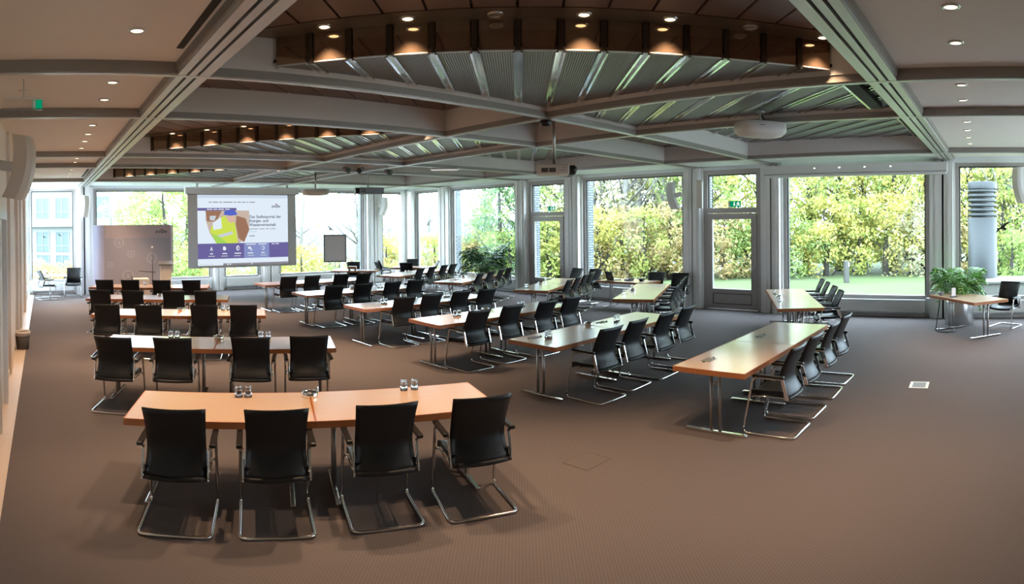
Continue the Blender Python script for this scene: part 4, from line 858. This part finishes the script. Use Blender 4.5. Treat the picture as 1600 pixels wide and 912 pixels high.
def trunk(h, r, seed, branches=10, base=1.2):
    g = np.random.default_rng(seed); m = MB(); pts = [(0, 0, -.5)]; x = y = 0
    for i in range(1, 7): x += g.normal() * .06 * h / 7; y += g.normal() * .06 * h / 7; pts.append((x, y, h * .93 * i / 6))
    m.tube(pts, [r * (1 - .85 * i / 6) for i in range(7)], 7)
    for k in range(branches):
        t = g.uniform(base / h, .9); i = int(t * 6); f = t * 6 - i; p = Vector(pts[i]).lerp(Vector(pts[min(6, i + 1)]), f); a = g.random() * 2 * pi; L = h * .32 * (1.1 - t)
        q = [p, p + Vector((math.cos(a) * L * .5, math.sin(a) * L * .5, L * .35)), p + Vector((math.cos(a) * L, math.sin(a) * L, L * .9))]; m.tube(q, [r * .35 * (1 - t) + .01, r * .2 * (1 - t) + .008, .006], 5)
    return m
VAR = {}
def variant(key, h, r, base, n, per, size, leaf, tm='trunk', seed=1, conifer=False, branches=12):
    C, R = crown(h, r, base, seed, n, conifer); VAR[key] = (cloud_mesh(leaf_cloud(C, R, per, size, seed + 50), leaf), trunk(h, .10 + h * .012, seed, branches, base).mesh('trunk', tm))
variant('lime', 8.2, 2.5, 1.0, 130, 56, .078, 'leaf_lime', seed=3)
variant('yellow', 8.0, 2.3, 1.0, 120, 54, .078, 'leaf_yellow', seed=4)
variant('green', 7.6, 2.4, .7, 130, 56, .078, 'leaf_green', seed=5)
variant('thin', 9.5, 2.3, 2.2, 60, 22, .09, 'leaf_pale', 'trunk_pale', seed=6, branches=26)
variant('birch', 9.5, 1.6, 2.4, 46, 24, .085, 'leaf_pale', 'trunk_pale', seed=8, branches=22)
variant('pine', 7.5, 2.6, .6, 120, 50, .078, 'leaf_pine', seed=9, conifer=True)
variant('bush_orange', 2.6, 1.5, .1, 60, 46, .068, 'leaf_orange', seed=11, branches=8)
variant('bush_green', 2.4, 1.6, .1, 60, 46, .068, 'leaf_green', seed=12, branches=8)
variant('bush_lime', 3.2, 1.6, .1, 64, 46, .072, 'leaf_lime', seed=13, branches=8)
variant('bush_pale', 2.8, 1.6, .1, 56, 46, .072, 'leaf_pale', seed=14, branches=10)
variant('bush_yellow', 3.0, 1.5, .1, 60, 46, .072, 'leaf_yellow', seed=15, branches=8)
DESC = {'lime': 'lime green autumn tree', 'yellow': 'yellow autumn tree', 'green': 'green leafy tree', 'thin': 'sparse pale barked tree', 'birch': 'slender birch with thin leaves', 'pine': 'dark green conifer', 'bush_orange': 'orange brown shrub', 'bush_green': 'green shrub', 'bush_lime': 'lime green shrub', 'bush_pale': 'pale straw shrub', 'bush_yellow': 'yellow shrub'}
def plant(px, d, kind, where, scale=1.0, sink=0):
    a = (px - 800) / F; dr = fw0 * math.cos(a) + rt0 * math.sin(a); x, y = dr.x * d, dr.y * d
    t = thing('shrub' if 'bush' in kind else 'tree', '', 'shrub' if 'bush' in kind else 'tree', (x, y, gz(x, y) - sink), rng.uniform(0, 6.28)); t.scale = (scale,) * 3
    f_, tr = VAR[kind]; o = put('foliage', f_, t); o['kind'] = 'stuff'; put('trunk', tr, t); PLANTED.append((px, t, DESC[kind], where))
PLANTED = []
RW = 'the large right window'; MWN = 'the middle window wall'; D2N = 'the right glass door'
for px, d, k, s in [(1235, 25, 'bush_green', 1), (1255, 27, 'lime', 1), (1290, 25.5, 'bush_yellow', 1.05), (1310, 28, 'green', 1.1), (1345, 26, 'bush_lime', 1), (1350, 29, 'yellow', 1.05), (1385, 25.5, 'bush_yellow', 1.1), (1395, 27.5, 'yellow', 1), (1425, 26, 'bush_pale', 1.1), (1440, 29, 'lime', 1.1), (1275, 34, 'thin', 1.2), (1375, 35, 'thin', 1.2), (1420, 34, 'thin', 1.1), (1325, 32, 'lime', 1.2)]: plant(px, d, k, RW, s)
for px, d, k, s in [(1110, 27, 'green', 1), (1130, 25, 'bush_orange', 1.1), (1165, 25.5, 'bush_green', 1), (1150, 29, 'lime', 1.1), (1185, 28, 'yellow', 1), (1205, 26, 'bush_lime', 1)]: plant(px, d, k, D2N, s)
for px, d, k, s in [(925, 29, 'thin', 1.1), (950, 29, 'thin', 1), (985, 30, 'lime', .85), (1000, 28, 'thin', 1.1), (1030, 29, 'thin', 1.05), (1015, 32, 'lime', .9), (1060, 31, 'yellow', .95), (1045, 28, 'birch', 1.1), (965, 27, 'birch', 1.1), (935, 25, 'bush_yellow', 1), (970, 25.5, 'bush_orange', 1.1), (1010, 25, 'bush_lime', .9), (1045, 25.5, 'bush_orange', 1.1), (1075, 26, 'bush_orange', 1), (1080, 30, 'thin', 1.1)]: plant(px, d, k, MWN, s)
for px, d, k, s in [(845, 29, 'thin', 1), (870, 28, 'thin', 1.05), (860, 26, 'bush_lime', 1), (882, 27, 'bush_yellow', 1.1), (890, 31, 'lime', 1)]: plant(px, d, k, 'the middle glass door', s)
for px, d, k, s, sk in [(778, 27, 'pine', .95, .4), (805, 28, 'green', .95, .5), (758, 27, 'bush_lime', 1, .3), (722, 28, 'bush_orange', 1.1, .3), (742, 27.5, 'bush_orange', 1.15, .6), (795, 26, 'bush_green', 1.1, 0)]: plant(px, d, k, 'the window behind the dark palm', s, sk)
for px, d, k, s in [(1490, 29, 'lime', 1.1), (1515, 27, 'yellow', 1), (1545, 30, 'lime', 1.15), (1575, 27, 'thin', 1.1), (1600, 28, 'lime', 1.1), (1580, 24, 'bush_green', .8), (1500, 26, 'bush_orange', 1), (1560, 26, 'bush_lime', 1.1), (1625, 27, 'green', 1)]: plant(px, d, k, 'the rightmost window', s)
for px, d, k, s, sk in [(215, 36, 'green', 1.05, .8), (255, 32, 'green', 1.1, .3), (285, 34, 'lime', 1.15, .3), (305, 30, 'bush_lime', 1.2, .2), (240, 30, 'bush_green', 1.2, .3), (275, 29, 'bush_green', 1.1, .2)]: plant(px, d, k, 'the window beside the projection screen', s, sk)
for px, d, k, s, sk in [(330, 30, 'bush_orange', 1, .6), (362, 30, 'bush_orange', 1, .6), (390, 29, 'bush_green', 1, .4), (425, 30, 'bush_lime', 1, .5), (445, 31, 'bush_yellow', 1, .6)]: plant(px, d, k, 'the gap under the projection screen', s, sk)
for px, d, k, s, sk in [(478, 33, 'birch', 1, 1.5), (500, 31, 'bush_orange', 1.1, .5), (470, 29, 'bush_yellow', 1.1, .3), (530, 30, 'bush_pale', 1.1, .5), (552, 30, 'birch', .95, 1.0), (515, 28, 'bush_green', 1, .5), (560, 29, 'bush_green', 1, .4), (572, 32, 'bush_orange', 1.1, .5)]: plant(px, d, k, 'the window behind the flip chart', s, sk)
for px, d, k, s, sk in [(612, 34, 'birch', .75, 1.5), (605, 30, 'bush_yellow', 1.2, .3), (630, 31, 'bush_orange', 1.15, .3), (655, 31, 'bush_pale', 1.15, .3), (680, 30, 'bush_lime', 1.15, .4), (676, 36, 'birch', .9, 1.6), (622, 28, 'bush_green', .9, .5)]: plant(px, d, k, 'the far window corner', s, sk)
for px, d, k, s, sk in [(62, 34, 'bush_orange', 1.25, .4), (85, 33, 'bush_orange', 1.1, .3), (108, 34, 'bush_orange', 1.2, .4), (75, 29, 'bush_green', .8, .8), (100, 29, 'bush_green', .75, .8), (180, 33, 'birch', .8, .8)]: plant(px, d, k, 'the leftmost windows', s, sk)
seen = {}
for px, t, ds, wh in sorted(PLANTED, key=lambda q: q[0]): seen.setdefault((ds, wh), []).append(t)
for (ds, wh), L in seen.items():
    for i, t in enumerate(L):
        t['label'] = '%s outside %s' % (ds, wh) if len(L) == 1 else '%s outside %s, %s from left' % (ds, wh, NTH[i]); t['group'] = 'autumn trees and shrubs outside'
# white building outside at left
b = thing('office_building', 'white office building with rows of windows outside at left', 'building', (0, 0, -1.0))
def at(px, d): a = (px - 800) / F; return (fw0 * math.cos(a) + rt0 * math.sin(a)) * d
A, B = at(20, 54), at(186, 50); ang = math.atan2(B.y - A.y, B.x - A.x); Lb = (B - A).length; b.location = (A.x, A.y, -3.0); b.rotation_euler = (0, 0, ang)
MB().box(0, Lb, 0, 8, 0, 8.6).build('wall', 'facade_white', b); MB().box(-.2, Lb + .2, -.3, 8.3, 8.6, 8.75).build('roof_edge', 'facade_white', b)
WM = MB().box(0, 1.15, -.04, .1, 0, 1.75).mesh('window', 'facade_glass'); FM = MB().box(.54, .6, -.08, 0, 0, 1.75).box(-.06, 0, -.08, 0, 0, 1.75).box(1.15, 1.21, -.08, 0, 0, 1.75).box(0, 1.15, -.08, 0, 1.7, 1.76).box(0, 1.15, -.08, 0, .5, .56).mesh('window_bars', 'facade_white')
for zr in (1.2, 3.2, 6.1):
    for i in range(5): w = put('window', WM, b, (.55 + i * 1.85, 0, zr)); put('window_bars', FM, w)
MB().box(0, Lb, -.5, 0, 5.35, 5.75).build('ledge', 'facade_white', b)
# ventilation tower, planter and bollard in the garden
c = at(1535, 19.2); v = thing('ventilation_tower', 'brushed steel ventilation tower with ring louvres outside the rightmost window', 'ventilation tower', (c.x, c.y, -.06))
MB().lathe([(.46, 0), (.46, 2.4), (.43, 2.4), (.001, 2.4)], 40).build('shaft', 'outdoor_steel', v); MB().lathe([(.36, 2.4), (.36, 3.35)], 32).build('core', 'frame_dark', v)
for k in range(6): MB().lathe([(.37, 2.45 + k * .15), (.455, 2.43 + k * .15), (.46, 2.47 + k * .15), (.455, 2.52 + k * .15), (.40, 2.53 + k * .15)], 40).build('louvre_ring', 'outdoor_steel', v)
MB().lathe([(.47, 3.3), (.47, 3.5), (.45, 3.52), (.001, 3.53)], 40).build('cap', 'outdoor_steel', v)
c2 = at(1560, 18.6); q = thing('planter_wall', 'low stone planter around the ventilation tower', 'planter', (c2.x, c2.y, -.06), D2(8)); MB().cbox(-.6, .9, -1.2, .9, 0, .42, .03).build('stone_block', 'concrete', q); MB().cbox(-.65, .95, -1.25, .95, .42, .5, .02).build('coping', 'concrete', q)
c3 = at(1322, 22.6); w = thing('bollard_lamp', 'dark grey garden bollard lamp on the lawn', 'bollard', (c3.x, c3.y, -.06), D2(30)); MB().cbox(-.12, .12, -.08, .08, 0, .82, .01).build('post', 'frame_dark', w); MB().box(-.125, .0, -.085, -.04, .6, .76).build('lamp_panel', 'white_plastic', w)
for k, (px, d, hh) in enumerate([(722, 190, 4), (731, 205, 5), (739, 195, 4), (748, 210, 5), (607, 200, 4), (627, 205, 5), (660, 195, 4), (675, 210, 5), (716, 230, 6), (755, 240, 6)]):
    c = at(px, d); hs = thing('town_house', 'distant pale town house in the valley, %s from left' % NTH[[722, 731, 739, 748, 607, 627, 660, 675, 716, 755].index(px)], 'house', (c.x, c.y, -6 - (d - 190) * .03), rng.uniform(0, 1.5), 'distant town houses'); hs.scale = (.3, .3, .42)
    MB().box(-4, 4, -3, 3, 0, hh + 4).build('house_wall', 'town', hs); MB().add([(-4.3, -3.3, hh + 4), (4.3, -3.3, hh + 4), (4.3, 3.3, hh + 4), (-4.3, 3.3, hh + 4), (-4.3, 0, hh + 6.5), (4.3, 0, hh + 6.5)], [(0, 1, 5, 4), (2, 3, 4, 5), (1, 2, 5), (3, 0, 4), (3, 2, 1, 0)]).build('house_roof', 'town_roof', hs)
